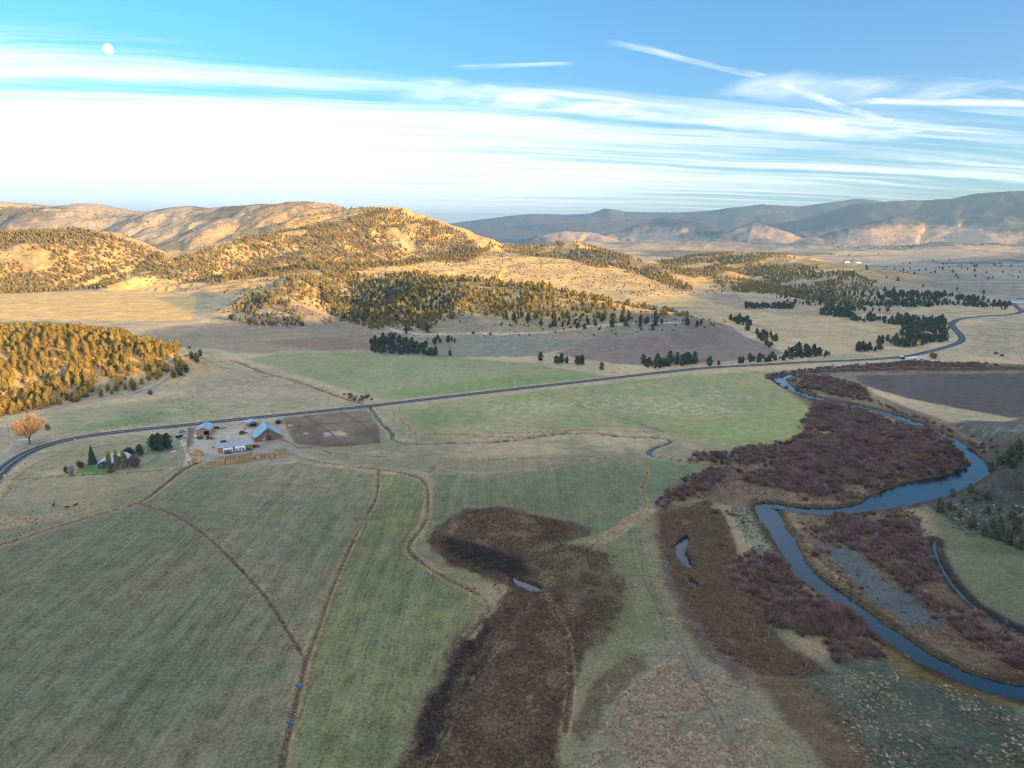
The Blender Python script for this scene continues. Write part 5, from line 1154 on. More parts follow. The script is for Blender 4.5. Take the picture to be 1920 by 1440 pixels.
segs = [(385, 480, 1, 1, 0, 'hay bale of the lowest single-layer stack at the left end of the row'), (500, 603, 2, 2, .2, 'hay bale of the second stack from the left end of the row'), (612, 668, 3, 5, .4, 'hay bale of the narrow tall stack left of its twin'), (678, 738, 3, 5, .4, 'hay bale of the narrow tall stack next to the long stack'),
        (748, 1136, 3, 5, 0, 'hay bale of the long central stack in front of the white trailers'), (1172, 1290, 2, 3, 1.2, 'hay bale of the low stack just right of the long central stack'), (1296, 1430, 2, 3, .6, 'hay bale of the uneven stack second from the right end'), (1440, 1615, 3, 5, .3, 'hay bale of the tall stack at the right end of the row')]
for z0, z1, lay, dep, shift, lab in segs:
    u0 = (z0-380)/1240*RL; u1 = (z1-380)/1240*RL; nb = max(1, int(round((u1-u0)/2.46))); st_ = (u1-u0)/nb
    if st_ < 2.42: st_ = 2.44
    for i in range(nb):
        for j in range(dep):
            lj = lay-(1 if (rng.random() < .14 and lay > 1) else 0)
            for l in range(lj):
                if 0 < j < dep-1 and l < lj-1 and 0 < i < nb-1: continue
                if j == dep-1 and l < lj-1 and 0 < i < nb-1: continue
                c = ra+rd*(u0+st_*(i+.5))+rn_*(.65+j*1.24+shift+rng.uniform(-.03, .03)); g0 = hz(*(ra+rd*(u0+u1)/2))
                bale(c[0], c[1], g0+l*1.155, rang, l == lj-1, lab, 'bales of one stack: '+lab[12:])
for (zx, zy), k_, lab in (((345, 690), 11, 'hay bale of the loose heap by the fence left of the trailers'), ((320, 800), 6, 'hay bale of the small loose heap at the lower left corner of the yard')):
    c0 = P(*Z6(zx, zy)); g0 = hz(*c0); sp = [(0, 0, 0), (2.5, .2, 0), (-2.5, .3, 0), (.1, 1.3, 0), (2.4, 1.5, 0), (.3, .3, 1), (2.2, 1.0, 1), (-2.2, 1.7, 0), (-.1, 2.7, 0), (.2, 2.2, 1), (.6, 1.2, 2)][:k_]
    for dx, dy, l in sp: bale(c0[0]+dx, c0[1]+dy, g0+l*1.155, rng.uniform(-.06, .06), l > 0, lab, lab[12:])

# vehicles
def wheel(par, x, y, r, w, nm='wheel'):
    t = MB().cyl((x, y-w/2, r), r, w, 'y', 16).obj(nm, M_TYRE, par); MB().cyl((x, y-w/2-.01, r), r*.55, w+.02, 'y', 10).obj('rim', M_STEEL, t)
def car(pos, ang, col, label, kind='car', cab=None):
    x, y = P(*pos); e = empty('parked_'+kind, (x, y, hz(x, y)), ang, label, kind if kind != 'suv' else 'car')
    m = col
    if kind == 'pickup':
        body = MB().prism([(-2.7, .45), (2.6, .45), (2.7, .75), (2.6, 1.02), (1.2, 1.08), (-2.7, 1.05)], -.92, .92).obj('body', m, e, .05)
        MB().box(-2.6, -.75, -.78, .78, 1.06, 1.10).obj('cargo_bed', M_DARKIN, e)
        for s in (-1, 1): MB().box(-2.68, -.7, s*.92-(.12 if s > 0 else 0), s*.92+(0 if s > 0 else .12), 1.05, 1.35).obj('bed_side', m, e)
        cb = [(-.7, 1.06), (1.2, 1.06), (.55, 1.75), (-.6, 1.78)]
    elif kind == 'truck':
        MB().prism([(-3.0, .5), (3.0, .5), (3.1, 1.0), (2.9, 1.5), (1.6, 1.6), (-3.0, 1.0)], -1.1, 1.1).obj('body', m, e, .06)
        MB().box(-3.1, .2, -1.15, 1.15, 1.02, 2.9).obj('cargo_box', M_BLK, e, .04); cb = [(.3, 1.2), (2.0, 1.5), (1.6, 2.5), (.3, 2.6)]
    else:
        MB().prism([(-2.25, .35), (2.2, .35), (2.3, .62), (2.15, .85), (1.1, .96), (-1.6, 1.0), (-2.25, .95)], -.88, .88).obj('body', m, e, .06)
        cb = [(-1.9, .98), (1.1, .95), (.35, 1.45), (-1.35, 1.48)] if kind == 'car' else [(-2.15, .98), (1.1, .95), (.55, 1.72), (-2.0, 1.75)]
    MB().prism(cb, -.74, .74).obj('cabin', M_GLASS, e, .04)
    zt = max(c[1] for c in cb); xs = [c[0] for c in cb if c[1] > zt-.08]; MB().box(min(xs), max(xs), -.72, .72, zt-.03, zt+.05).obj('roof', m, e, .02)
    for sx in ((-1.4, 1.45) if kind != 'truck' else (-1.9, 2.0)):
        for sy in (-.86, .86): wheel(e, sx, sy, .35 if kind != 'truck' else .48, .22)
    for sy in (-.62, .62): MB().box(2.22 if kind != 'truck' else 3.0, 2.33 if kind != 'truck' else 3.08, sy-.16, sy+.16, .66, .82).obj('headlight', M_WHITEP, e)
    return e
car(Z6(645, 322), .3, M_REDP, 'dark red car parked left of the white pickup by the highway')
car(Z6(733, 315), 1.4, M_WHITEP, 'white pickup parked beside the dark red car near the highway', 'pickup')
car(Z6(745, 520), .15, M_BLK, 'black car parked behind the long low shed', 'suv')
car(Z6(140, 462), 1.35, M_WHITEP, 'white truck with a dark cargo box parked beside the big round conifers', 'truck')
car(Z6(165, 372), .5, mat('pale_blue_car_paint', (.25, .40, .52), .3, spec=.6), 'pale blue car parked behind the white truck')
car(Z6(800, 664), .2, mat('blue_car_paint', (.03, .10, .32), .3, spec=.6), 'blue car in front of the left white trailer')
car(Z6(1080, 622), .15, mat('grey_green_paint', (.12, .15, .15), .4), 'grey pickup right of the right-hand white trailer', 'pickup')
car(Z6(1175, 578), .35, mat('brick_red_paint', (.30, .06, .04), .4), 'red and white vehicle at the right end of the long shed', 'pickup')
def trailer(pos, L, label):
    x, y = P(*pos); e = empty('travel_trailer', (x, y, hz(x, y)), rz_t, label, 'trailer', 'white travel trailers')
    MB().prism([(-L/2, .55), (L/2-.3, .55), (L/2, 1.1), (L/2-.15, 2.5), (L/2-.6, 2.85), (-L/2+.2, 2.85), (-L/2, 2.6)], -1.15, 1.15).obj('body', M_WHITEP, e, .08)
    MB().box(-L/2+.3, L/2-.5, -1.17, -1.155, .95, 1.1).obj('stripe', mat('trailer_stripe', (.12, .16, .22), .5), e)
    for a in (-.34, -.02, .26): window(e, a*L-.35, a*L+.35, 1.45, 2.05, -1.155, tr=M_STEEL)
    MB().box(.10*L, .10*L+.7, -1.20, -1.16, .65, 2.45).obj('door', M_TRIM, e); MB().box(-.6, .3, -.5, .5, 2.86, 3.1).obj('roof_air_unit', M_TRIM, e)
    for a in (-.5, .35): wheel(e, a, -1.0, .34, .22); wheel(e, a, 1.0, .34, .22)
    MB().prism([(L/2-.1, .5), (L/2+1.0, .48), (L/2+1.0, .56), (L/2-.1, .62)], -.08, .08).obj('drawbar', M_STEEL, e)
rz_t = s2.rotation_euler.z
trailer(Z6(800, 655), 5.9, 'left of the two white travel trailers by the long shed'); trailer(Z6(968, 632), 6.3, 'right of the two white travel trailers by the long shed')
def tractor(pos, ang, label, loader=True):
    x, y = P(*pos); e = empty('tractor', (x, y, hz(x, y)), ang, label, 'tractor', 'green tractors')
    MB().prism([(-.3, .8), (2.1, .8), (2.1, 1.5), (.2, 1.7), (-.3, 1.5)], -.4, .4).obj('hood', M_GREENP, e, .05)
    MB().box(-1.3, -.1, -.65, .65, .9, 1.4).obj('chassis', M_GREENP, e, .04); MB().box(-1.2, 0, -.62, .62, 1.4, 2.35, .06).obj('cab', M_GLASS, e); MB().box(-1.3, .1, -.72, .72, 2.36, 2.5).obj('cab_roof', M_GREENP, e, .03)
    for s in (-1, 1):
        t = MB().cyl((-.8, s*.95-.25, .85), .85, .5, 'y', 20).obj('rear_wheel', M_TYRE, e); MB().cyl((-.8, s*.95-.26, .85), .42, .52, 'y', 12).obj('rim', M_YELP, t)
        t = MB().cyl((1.6, s*.8-.16, .5), .5, .32, 'y', 16).obj('front_wheel', M_TYRE, e); MB().cyl((1.6, s*.8-.17, .5), .25, .34, 'y', 10).obj('rim', M_YELP, t)
    MB().cyl((.9, .28, 1.55), .05, .9).obj('exhaust', M_BLK, e)
    if loader:
        for s in (-1, 1): MB().prism([(.2, 1.5), (2.6, .9), (3.1, .35), (3.2, .45), (2.7, 1.05), (.2, 1.65)], s*.55-.06, s*.55+.06).obj('loader_arm', M_GREENP, e)
        MB().prism([(3.1, .2), (3.9, .15), (3.85, .25), (3.3, .8), (3.1, .8)], -.95, .95).obj('bucket', M_STEEL, e)
tractor(Z6(995, 400), 1.2, 'green tractor parked beside the left lean-to of the big barn'); tractor(Z6(530, 470), .1, 'green tractor in front of the open bay of the machine shed'); 
x, y = P(*Z6(410, 470)); e = empty('farm_implement', (x, y, hz(x, y)), .2, 'green towed implement in front of the closed door of the machine shed', 'implement')
MB().prism([(-1.8, .8), (1.8, .8), (2.1, 1.9), (-2.1, 1.9)], -.9, .9).obj('hopper', M_GREENP, e, .04); MB().box(1.9, 3.4, -.06, .06, .55, .67).obj('drawbar', M_STEEL, e); wheel(e, -.4, -1.0, .5, .3); wheel(e, -.4, 1.0, .5, .3)
MB().box(-1.5, 1.6, -.5, .5, .55, .78).obj('chassis', M_STEEL, e)
x, y = P(*Z6(350, 460)); e = empty('fuel_tank', (x, y, hz(x, y)), .2, 'white tank on legs at the left corner of the machine shed', 'tank'); MB().cyl((-.9, 0, 1.5), .55, 1.8, 'x', 16).obj('tank', M_WHITEP, e)
for sx in (-.6, .6):
    for sy in (-.35, .35): MB().box(sx-.05, sx+.05, sy-.05, sy+.05, 0, 1.2).obj('leg', M_STEEL, e)
for pos, lab in ((Z6(1875, 392), 'pale blue water trough in the first corral right of the barn'), (Z6(1655, 280), 'small white trough near the open shelter'), ((613, 813), 'pale trough in the far corral')):
    x, y = P(*pos); e = empty('water_trough', (x, y, hz(x, y)), .15, lab, 'trough')
    for b in ((-1.5, 1.5, -.5, -.44), (-1.5, 1.5, .44, .5), (-1.5, -1.44, -.44, .44), (1.44, 1.5, -.44, .44)): MB().box(*b, 0, .6).obj('side', M_WHITEP, e)
    MB().box(-1.44, 1.44, -.44, .44, .05, .5).obj('water', wm, e)
for i, (zx, zy) in enumerate([(60, 640), (20, 650), (262, 758), (1790, 285), (300, 800)]):
    x, y = P(*Z6(zx, zy)); o = MB().box(-.7, .7, -.45, .45, 0, .6, .05).obj('feed_tub', M_WHITEP if i != 3 else M_BLK, None, .06); o.location = (x, y, hz(x, y)); o.rotation_euler = (0, 0, i)
    o['category'] = 'tub'; o['label'] = ['white tub right of its twin by the garden fence', 'white tub left of its twin by the garden fence', 'white covered bundle at the corner of the hay yard', 'black tub lying in the corral', 'white tub beside the small loose bale heap'][i]

x, y = P(*Z6(30, 735)); e = empty('log_pile', (x, y, hz(x, y)), .3, 'reddish pile of cut logs beside the garden fence', 'log pile')
for l_ in range(3):
    for q in range(7-l_): MB().cyl((-1.6, (q-(6-l_)/2)*.36, .18+l_*.31), .17, 3.2+.1*(q % 3), 'x', 8).obj('log', M_WOODO, e)
for (zx, zy), a, lab in (((1030, 330), .2, 'brown stack of old pallets beside the green tractor'), ((590, 590), .4, 'dark stack of pallets at the left end of the long shed')):
    x, y = P(*Z6(zx, zy)); e = empty('pallet_stack', (x, y, hz(x, y)), a, lab, 'pallets')
    for l_ in range(6):
        for q in (-.5, 0, .5): MB().box(-.6, .6, q-.05, q+.05, l_*.15, l_*.15+.1).obj('bearer', M_POST, e)
        MB().box(-.6, .6, -.6, .6, l_*.15+.105, l_*.15+.14).obj('deck', M_POST, e)
# fences of the corrals
def fence(pts, label, step=2.6, h=1.35, rails=3, name='corral_fence', m=M_POST):
    ln = spline(GP(pts), step)[:, :2]; x, y = ln[0]; e = empty(name, (x, y, hz(x, y)), 0, label, 'fence'); zs = hflat(ln[:, 0], ln[:, 1])-hz(x, y)
    pm = MB().box(-.09, .09, -.09, .09, -.2, h).mesh('post', m); rl = MB()
    for (a, b), z in zip(ln-ln[0], zs):
        o = child('post', pm, e); o.location = (a, b, z)
    for i in range(len(ln)-1):
        a = ln[i]-ln[0]; b = ln[i+1]-ln[0]; d = (b-a)/np.linalg.norm(b-a); q = np.array([-d[1], d[0]])*.11
        for r_ in range(rails):
            z = .35+r_*(h-.5)/max(1, rails-1); s = len(rl.v)
            for (pp, zz) in ((a, zs[i]), (b, zs[i+1])):
                for o2, zo in ((q, 0), (q*1.6, 0), (q*1.6, .13), (q, .13)): rl.v.append((pp[0]+o2[0], pp[1]+o2[1], zz+z+zo))
            rl.f += [(s+k, s+(k+1) % 4, s+4+(k+1) % 4, s+4+k) for k in range(4)]
    rl.obj('rail', m, e)
fence([(528, 787), (575, 782), (640, 775), (690, 770)], 'corral fence along the highway verge right of the shelter')
fence([(573, 782), (595, 797), (620, 813), (640, 836)], 'corral fence running diagonally between the two dirt corrals')
fence([(640, 775), (672, 792), (690, 806), (712, 830)], 'corral fence at the right end of the dirt corrals', 3)
fence([(596, 797), (640, 794), (690, 792)], 'cross fence dividing the far corral')
fence([(530, 826), (548, 835), (560, 842)], 'pale board fence stepping down from the right of the barn', 2.2)
fence([(560, 842), (600, 838), (640, 836), (712, 830)], 'corral fence along the near side of the dirt corrals')
fence([(266, 852), (300, 848), (340, 842), (352, 838)], 'dark garden fence between the conifers and the hay yard', 2.6, 1.2)
fence([(276, 869), (284, 862), (292, 858)], 'short pale green fence beside the grey bare tree', 1.8, 1.2, m=M_TRIM)
fence([(356, 804), (352, 830), (350, 850)], 'dark fence line between the machine shed and the white truck', 2.6, 1.2)
fence([(30, 900), (120, 892), (200, 890), (300, 884)], 'thin wire fence below the lawn of the house', 5, 1.1, 1, 'wire_fence')

# power poles, road signs, markers
def pole(px, py, h, m, label):
    x, y = P(px, py); e = empty('power_pole', (x, y, hz(x, y)), .15, label, 'power pole', 'power poles')
    MB().cyl((0, 0, -.3), .16, h+.3, 'z', 8, .10).obj('pole', m, e); c = MB().box(-1.1, 1.1, -.06, .06, h-.8, h-.65).obj('crossarm', m, e)
    for s in (-1, 0, 1): MB().cyl((s*.95, 0, h-.65), .05, .16, 'z', 6).obj('insulator', M_WHITEP, c)
pole(326, 797, 11, M_TRIM, 'pale power pole across the highway from the machine shed'); pole(18, 820, 9, M_POST, 'dark power pole left of the orange cottonwood'); pole(355, 853, 9, M_POST, 'power pole at the fence corner between the truck and the hay heap')
pole(1114, 711, 10, M_POST, 'thin power pole beside the highway in front of the junipers'); pole(965, 728, 7, M_TRIM, 'short pale power pole at the field gate on the highway'); pole(365, 800, 10, M_POST, 'power pole just behind the machine shed')
def sign(px, py, w, h, m, label, cat='road sign', sh='box'):
    x, y = P(px, py); e = empty('road_sign', (x, y, hz(x, y)), .1, label, cat); MB().box(-.05, .05, -.04, .04, -.2, h-w*.2).obj('post', M_STEEL, e)
    if sh == 'box': MB().box(-w/2, w/2, -.08, -.045, h-w*.45, h+w*.45).obj('panel', m, e)
    else: MB().prism([(0, h-w*.6), (w*.6, h), (0, h+w*.6), (-w*.6, h)], -.08, -.045).obj('panel', m, e)
M_SIGNY = mat('fluorescent_yellow_sign', (.80, .80, .02), .4); M_SIGNO = mat('amber_sign', (.80, .45, .03), .4)
sign(10, 901, 1.6, 2.4, M_SIGNY, 'large bright yellow sign on the near verge at the left edge', sh='d'); sign(39, 849, .9, 1.8, M_SIGNY, 'small yellow sign on the far verge before the side track')
sign(137, 820, .9, 1.6, M_SIGNO, 'amber sign on the far verge, leftmost of the three amber ones'); sign(196, 811, .9, 1.6, M_SIGNO, 'amber sign on the far verge, middle of the three amber ones'); sign(252, 805, .9, 1.6, M_SIGNO, 'amber sign on the far verge, rightmost of the three amber ones'); sign(85, 832, .8, 1.5, M_SIGNY, 'small yellow sign just right of the orange cottonwood')
sign(77, 849, .35, 1.3, M_WHITEP, 'white delineator post on the near verge of the bend', 'marker post'); sign(141, 829, .9, 1.5, M_WHITEP, 'white sign board on the near verge left of the spruce', 'marker post'); sign(156, 826, .3, 1.3, M_WHITEP, 'thin white delineator right of the white sign board', 'marker post')
sign(305, 811, .9, 1.4, M_WHITEP, 'white mailbox board at the driveway by the conifers', 'mailbox'); sign(284, 815, .5, 1.0, M_WHITEP, 'small white marker left of the mailbox', 'marker post')

# blue irrigation tarps across the ditches
for px, py, w, a, lab in ((453, 1065, 2.4, -.6, 'blue tarp dam on the left diagonal ditch'), (560, 1286, 2.6, 0, 'blue tarp dam just below the fork of the ditches'), (545, 1355, 2.2, .1, 'blue tarp dam at the very bottom of the picture'), (790, 1051, 1.8, -.4, 'dark blue tarp dam on the winding ditch left of the marsh'), (1203, 914, 1.8, .2, 'small blue tarp dam on the right-hand ditch'), (702, 937, 1.5, .4, 'small blue tarp dam high on the middle ditch')):
    x, y = P(px, py); e = empty('tarp_dam', (x, y, hz(x, y)+.25), a, lab, 'tarp dam'); b = MB()
    nx_, ny_ = 8, 4
    for j in range(ny_+1):
        for i in range(nx_+1): b.v.append(((i/nx_-.5)*w, -.55*j/ny_-.05, .55-.5*(j/ny_)**1.6+.05*math.sin(i*2.1+j)))
    b.f = [(j*(nx_+1)+i, j*(nx_+1)+i+1, (j+1)*(nx_+1)+i+1, (j+1)*(nx_+1)+i) for j in range(ny_) for i in range(nx_)]
    o = b.obj('tarp', M_TARP, e); so = o.modifiers.new('thickness', 'SOLIDIFY'); so.thickness = .02
    MB().cyl((-w*.62, 0, .55), .05, w*1.24, 'x', 8).obj('pole', M_POST, e)

# cattle
def cow_mesh():
    J = [(-.75, 0, 1.12, .30), (-.3, 0, 1.08, .36), (.25, 0, 1.08, .37), (.7, 0, 1.14, .30), (1.0, 0, 1.28, .19), (1.22, 0, 1.2, .15), (1.45, 0, 1.02, .10)]
    E = [(i, i+1) for i in range(6)]; V = [j[:3] for j in J]; Rd = [j[3] for j in J]
    for root, sx, hind in ((0, -.82, 1), (3, .62, 0)):
        for s in (-1, 1):
            b = len(V)
            if hind: ch = [(sx+.12, s*.22, .85, .17), (sx-.06, s*.22, .52, .09), (sx, s*.22, .28, .06), (sx+.03, s*.22, .03, .07)]
            else: ch = [(sx, s*.2, .82, .14), (sx+.02, s*.2, .5, .075), (sx, s*.2, .28, .055), (sx+.03, s*.2, .03, .07)]
            V += [c[:3] for c in ch]; Rd += [c[3] for c in ch]; E += [(root, b), (b, b+1), (b+1, b+2), (b+2, b+3)]
    b = len(V); V += [(-1.08, 0, 1.1), (-1.14, 0, .6)]; Rd += [.04, .035]; E += [(0, b), (b, b+1)]
    for s in (-1, 1): b = len(V); V += [(1.14, s*.26, 1.27)]; Rd += [.045]; E += [(5, b)]
    me = bpy.data.meshes.new('black_cow'); me.from_pydata(V, E, []); me.materials.append(M_COW); o = bpy.data.objects.new('black_cow', me)
    sm_ = o.modifiers.new('skin', 'SKIN'); sk_ = me.skin_vertices[0].data if me.skin_vertices else None
    return me, Rd
cme, crd = cow_mesh()
for i, (px, py, a, lab) in enumerate([(100.7, 949, 1.9, 'black cow grazing, leftmost of the three in the near pasture'), (125.7, 954, .4, 'black cow in the middle and lowest of the three in the near pasture'), (141.7, 950, 1.2, 'black cow, rightmost of the three in the near pasture')]):
    x, y = P(px, py); o = bpy.data.objects.new('black_cow', cme); COL.objects.link(o); o.location = (x, y, hz(x, y)); o.rotation_euler = (0, 0, a)
    o.modifiers.new('skin', 'SKIN')
    if i == 0:
        if not cme.skin_vertices:
            bpy.context.view_layer.objects.active = o; o.select_set(True)
            try: bpy.ops.mesh.customdata_skin_add()
            except Exception as ex: print('skin', ex)
        for q, sv in enumerate(cme.skin_vertices[0].data): sv.radius = (crd[q], crd[q]*.9); sv.use_root = (q == 1)
    o.modifiers.new('smooth', 'SUBSURF').levels = 1; o['label'] = lab; o['category'] = 'cow'; o['group'] = 'black cattle'

# ------------------------------------------------------------------ garden and roadside trees
M_SPR = mat('spruce_needles', (.030, .060, .032), .8, noise=.25, scale=1.5, col2=(.05, .08, .045)); M_POP = mat('yellow_poplar_leaves', (.40, .30, .06), .8, noise=.25, scale=2, col2=(.50, .38, .09), trans=.3)
M_POPT = mat('pale_poplar_twigs', (.34, .25, .17), .9, noise=.2, scale=2); M_COT = mat('cottonwood_twigs', (.36, .25, .16), .9, noise=.25, scale=1.5, col2=(.46, .33, .22), trans=.2)
M_GREYT = mat('grey_brown_twigs', (.26, .20, .19), .9, noise=.2, scale=2); M_REDT = mat('red_twigs', (.26, .10, .10), .9, noise=.2, scale=2); M_PURT = mat('dark_purple_twigs', (.12, .08, .10), .9, noise=.2, scale=2); M_PALEB = mat('pale_bark', (.50, .45, .40), .9, noise=.2, scale=4)
def tree(name, pos, h, wide, me, label, tr=None, nm='crown', **kw):
    x, y = P(*pos); e = empty(name, (x, y, hz(x, y)-.1), kw.get('rz', 0), label, kw.get('cat', 'tree'), kw.get('group')); e.scale = (h*wide, h*wide, h)
    child(nm, me, e); child('trunk', tr or TRUNK, e); return e
def spruce_mesh(seed, m):
    """whorls of drooping branches, each a spray of blades"""
    r = np.random.default_rng(seed); V = []; F = []
    for t in np.linspace(.06, .985, 30):
        R_ = (1-t)**.85*.26+.012; nb = int(9+16*(1-t))
        for q in range(nb):
            an = 2*math.pi*(q+r.random()*.8)/nb+t*40; L_ = R_*r.uniform(.75, 1.12); d = np.array([math.cos(an), math.sin(an), 0]); p = np.array([-d[1], d[0], 0])
            for k in range(4):
                f0, f1 = k/4*.8+.1, (k+1)/4; a = d*L_*f0+[0, 0, t-.10*L_*f0*2]; b = d*L_*f1+[0, 0, t-.22*L_*f1*2+r.uniform(-.006, .006)]; w = L_*(.16 if k < 3 else .05)+.006
                i = len(V); V += [a-p*w, b-p*w*.8-[0, 0, .02], b+p*w*.8-[0, 0, .02], a+p*w]; F.append((i, i+1, i+2, i+3))
    zz = np.linspace(.05, .95, 6); b = len(V)
    for z in zz:
        for q in range(8): V.append(np.array([math.cos(q*.785)*((1-z)*.17+.01), math.sin(q*.785)*((1-z)*.17+.01), z]))
    for i in range(5):
        for q in range(8): F.append((b+i*8+q, b+i*8+(q+1) % 8, b+(i+1)*8+(q+1) % 8, b+(i+1)*8+q))
    return rawmesh('spruce_crown', np.array(V), F, m)
tree('spruce_tree', (173.8, 869.5), 11.5, 1.0, spruce_mesh(1, M_SPR), 'tall dark conical spruce left of the blue farmhouse')
BIGC = [crown_mesh('crown', 500+i, 900, 'egg', .040, M_DJUN) for i in range(3)]
tree('conifer_tree', (289, 843), 9.5, 1.05, BIGC[0], 'left lobe of the dark round conifers beside the white truck'); tree('conifer_tree', (299, 845), 11, .95, BIGC[1], 'tallest front conifer of the dark round group beside the white truck'); tree('conifer_tree', (314, 842), 10, .95, BIGC[2], 'right conifer of the dark round group nearest the white truck')
tree('round_evergreen', (262.5, 853), 6.5, 1.15, BIGC[0], 'small round dark evergreen right of the farmhouse')
def poplar(seed):
    c = crown_mesh('leaves', seed, 260, 'column', .030, M_POP); return c
PT = twig_mesh('twigs', 520, 260, M_POPT, spread=.13, width=.008, lean=.12, bend=.02)
for i, (px, py, h, lab) in enumerate([(206, 880, 10.5, 'yellow columnar poplar in front of the house, leftmost of four'), (220, 880, 11, 'tallest yellow columnar poplar in front of the house'), (232.5, 877, 10, 'slim yellow columnar poplar between the two roof ends'), (237, 876, 8, 'short yellow poplar, rightmost of the four by the house')]):
    x, y = P(px, py); e = empty('poplar_tree', (x, y, hz(x, y)-.1), i, lab, 'tree', 'yellow poplars'); e.scale = (h, h, h)
    o = child('leaves', poplar(510+i), e); o.location = (0, 0, .02); child('twigs', PT, e); child('trunk', TRUNK, e)
def bare(name, pos, h, wide, m, seed, label, spread=.42, width=.010, k_=900, tr=None, bark=M_BARK, cat='tree'):
    tree(name, pos, h, wide, twig_mesh('twigs', seed, k_, m, spread=spread, width=width, lean=.32), label, tr or trunk_mesh('trunk', bark, .03, .5), 'twigs', cat=cat)
bare('bare_tree', (256, 874), 8, 1.0, M_GREYT, 530, 'wide grey leafless tree right of the yellow poplars'); bare('bare_tree', (241, 856), 6, 1.2, M_PURT, 531, 'dark purple leafless tree behind the farmhouse roof'); bare('red_bush', (150, 877), 4.5, 1.25, M_REDT, 532, 'dark red round bush between the birch and the spruce', cat='bush')
bare('birch_tree', (134, 890), 7, .8, M_PALEB, 533, 'small white-stemmed leafless birch below the highway bend', .4, .012, 500, trunk_mesh('trunk', M_PALEB, .035, .6)); bare('bare_tree', (124, 887), 4.5, .8, M_PURT, 534, 'small dark purple leafless tree left of the white birch', .35)
bare('bare_bush', (208, 886), 2.2, 1.8, M_GREYT, 535, 'low grey shrub in front of the house', cat='bush'); bare('round_tree', (1750, 671), 8, 1.0, M_GREYT, 536, 'olive round tree right of the white roadside house', .5, .012)
bare('yellow_bush', (89, 806), 5, .8, M_POP, 537, 'small yellow-green tree right of the orange cottonwood', .35, .012); bare('bare_bush', (282, 742), 5, .9, M_GREYT, 538, 'grey leafless tree on the lower edge of the dirt track', .35, .012)
for px, py, h, lab in [(1880, 668, 3, 'red-brown bush clump alone in the right-hand pasture'), (1868, 664, 3, 'red-brown bush left of its neighbour in the right-hand pasture'), (1865, 686, 3, 'dark red bush by the river at the far right')]: bare('pasture_bush', (px, py), h, 1.6, M_REDT, int(px), lab, .5, .02, 300, cat='bush')
# the big cottonwood
def cottonwood():
    r = np.random.default_rng(9); V = []; F = []; tips = []
    def limb(p, d, L, r0, lev):
        n_ = 5; pts = [p]; rad = [r0]
        for i in range(n_):
            d = unit((d+r.normal(size=3)*.13+np.array([0, 0, .05]))[None])[0]; p = p+d*L/n_; pts.append(p); rad.append(r0*(1-.75*(i+1)/n_))
            if lev < 3 and i >= 1:
                for _ in range(2 if lev else 3):
                    a = r.uniform(0, 6.28); side = np.array([math.cos(a), math.sin(a), r.uniform(.0, .6)]); limb(p, unit((d*.7+side*.85)[None])[0], L*r.uniform(.5, .72), rad[-1]*.6, lev+1)
        v, f = tube_np(pts, rad, 6 if lev < 2 else 4); b = len(V); V.extend(v); F.extend([tuple(q+b for q in ff) for ff in f])
        if lev >= 2: tips.append((pts[-1], d)); tips.append((pts[-3], d))
    base = np.array([0, 0, -.3]); t1 = np.array([.2, 0, 5.2]); v, f = tube_np([base, (0.05, 0, 1.5), (.1, .05, 3.2), t1], [.85, .62, .52, .42], 10); V.extend(v); F.extend(f)
    for q in range(7):
        a = q*.9+.3; limb(t1-np.array([0, 0, .5+.25*q]), unit(np.array([[math.cos(a)*.75, math.sin(a)*.6, .85]]))[0], r.uniform(7.5, 9.5), .26, 1)
    tips = np.array([t[0] for t in tips]); k = 42
    c = np.repeat(tips, k, 0); dd = unit(r.normal(size=c.shape)+np.array([0, 0, .55])+unit(c-np.array([0, 0, 9]))*.9); ln = r.uniform(.5, 1.7, len(c))[:, None]; s = unit(np.cross(dd, r.normal(size=c.shape)))*r.uniform(.02, .055, len(c))[:, None]
    c = c+r.normal(size=c.shape)*.35; V2 = np.stack([c-s, c+s, c+dd*ln+s*.3, c+dd*ln-s*.3], 1).reshape(-1, 3)
    print('cottonwood tips', len(tips), 'twigs', len(c))
    return rawmesh('limbs', np.array(V), F, mat('cottonwood_bark', (.20, .16, .125), .95, noise=.2, scale=3), True), rawmesh('twigs', V2, np.arange(len(V2)).reshape(-1, 4), M_COT)
lm, tw = cottonwood(); x, y = P(56, 834); e = empty('cottonwood_tree', (x, y, hz(x, y)), 0, 'huge bare orange-lit cottonwood beside the highway bend at left', 'tree'); e.scale = (.92, .92, .92); child('limbs', lm, e); child('twigs', tw, e)

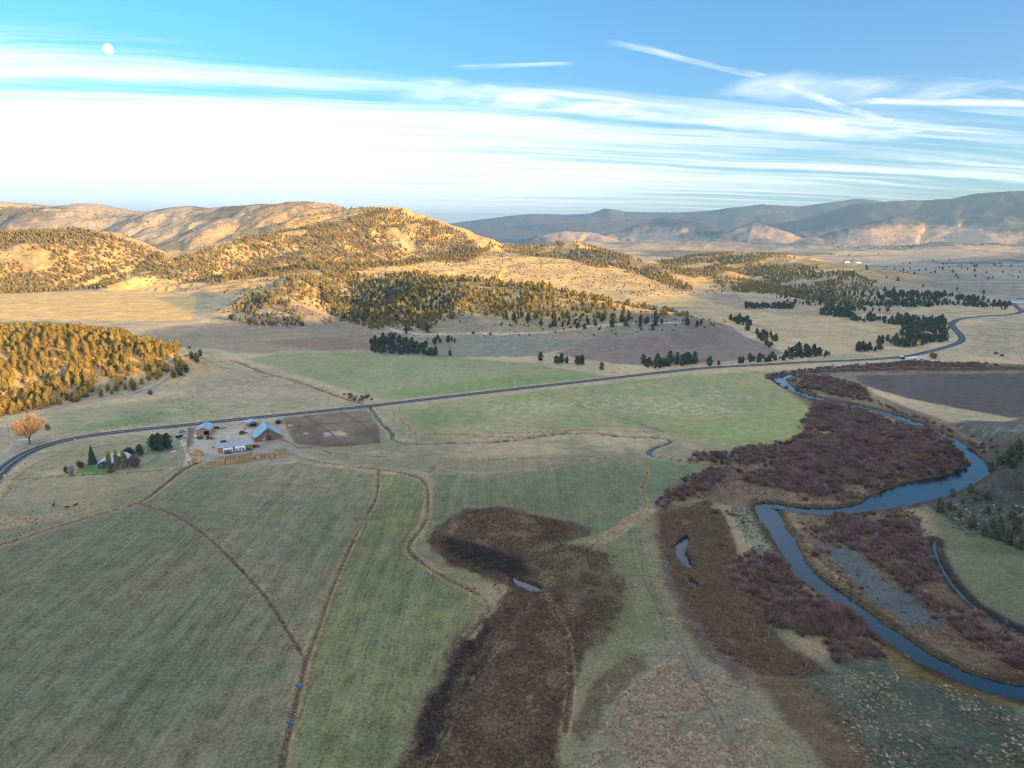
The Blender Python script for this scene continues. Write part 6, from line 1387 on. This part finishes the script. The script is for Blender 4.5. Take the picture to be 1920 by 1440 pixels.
# rocks on the slopes
def rock_mesh(seed):
    r = np.random.default_rng(seed); import bmesh
    bm = bmesh.new(); bmesh.ops.create_icosphere(bm, subdivisions=1, radius=.5)
    for v in bm.verts: v.co = v.co*r.uniform(.7, 1.25); v.co.z *= .7
    me = bpy.data.meshes.new('rock'); bm.to_mesh(me); bm.free(); me.materials.append(M_ROCK); return me
M_ROCK = mat('grey_rock', (.24, .22, .205), .9, noise=.25, scale=2, col2=(.33, .31, .29), rnd=.2)
rx, ry = hill_pts([(885, 560), (935, 575), (960, 618), (880, 625), (850, 600)], 4.5, 750, 1050, .48, 20, 31); r2x, r2y = hill_pts([(1740, 940), (1960, 870), (1960, 1030), (1800, 990)], 3.6, 255, 380, .5, 16, 32); r3x, r3y = hill_pts([(715, 608), (770, 622), (740, 650), (700, 640)], 5, 750, 950, .45, 20, 33)
rx = np.concatenate([rx, r2x, r3x]); ry = np.concatenate([ry, r2y, r3y]); k = len(rx); s = rng.uniform(.5, 1.6, k)*np.where(ry > 500, 2.2, 1)
scatter('hillside_rocks', np.c_[rx, ry, hflat(rx, ry)], np.c_[s, s, s], rng.uniform(0, 3, (k, 3)), rng.integers(0, 3, k), template([rock_mesh(i) for i in range(3)], 'rocks'), 'grey rocks strewn over the shaded slopes', 'rocks')

# the moon, high in the pale sky; reflected sunlight put in as glow
mm_ = bpy.data.materials.new('moon_surface'); mm_.use_nodes = True; n = NT(mm_.node_tree); tcm = n.n('ShaderNodeTexCoord')
nm_ = n.noise(tcm.outputs['Object'], 1.6, 4, .5); em = n.n('ShaderNodeEmission', i={0: n.mix(n.sm(nm_, .4, .62), (1, 1, 1), (.80, .88, .93)), 1: .42}); n.n('ShaderNodeOutputMaterial', i={0: em.outputs[0]})
d = raydir(203, 92); d = d/np.linalg.norm(d)*60000
import bmesh
bm = bmesh.new(); bmesh.ops.create_uvsphere(bm, u_segments=48, v_segments=24, radius=60000*.0060); me = bpy.data.meshes.new('moon'); 
for f in bm.faces: f.smooth = True
bm.to_mesh(me); bm.free(); me.materials.append(mm_); o = bpy.data.objects.new('moon', me); COL.objects.link(o); o.location = (d[0], d[1], CAM_H+d[2]); o.scale = (.95, .95, .95); o['label'] = 'pale daytime moon high at the upper left of the sky'; o['category'] = 'moon'
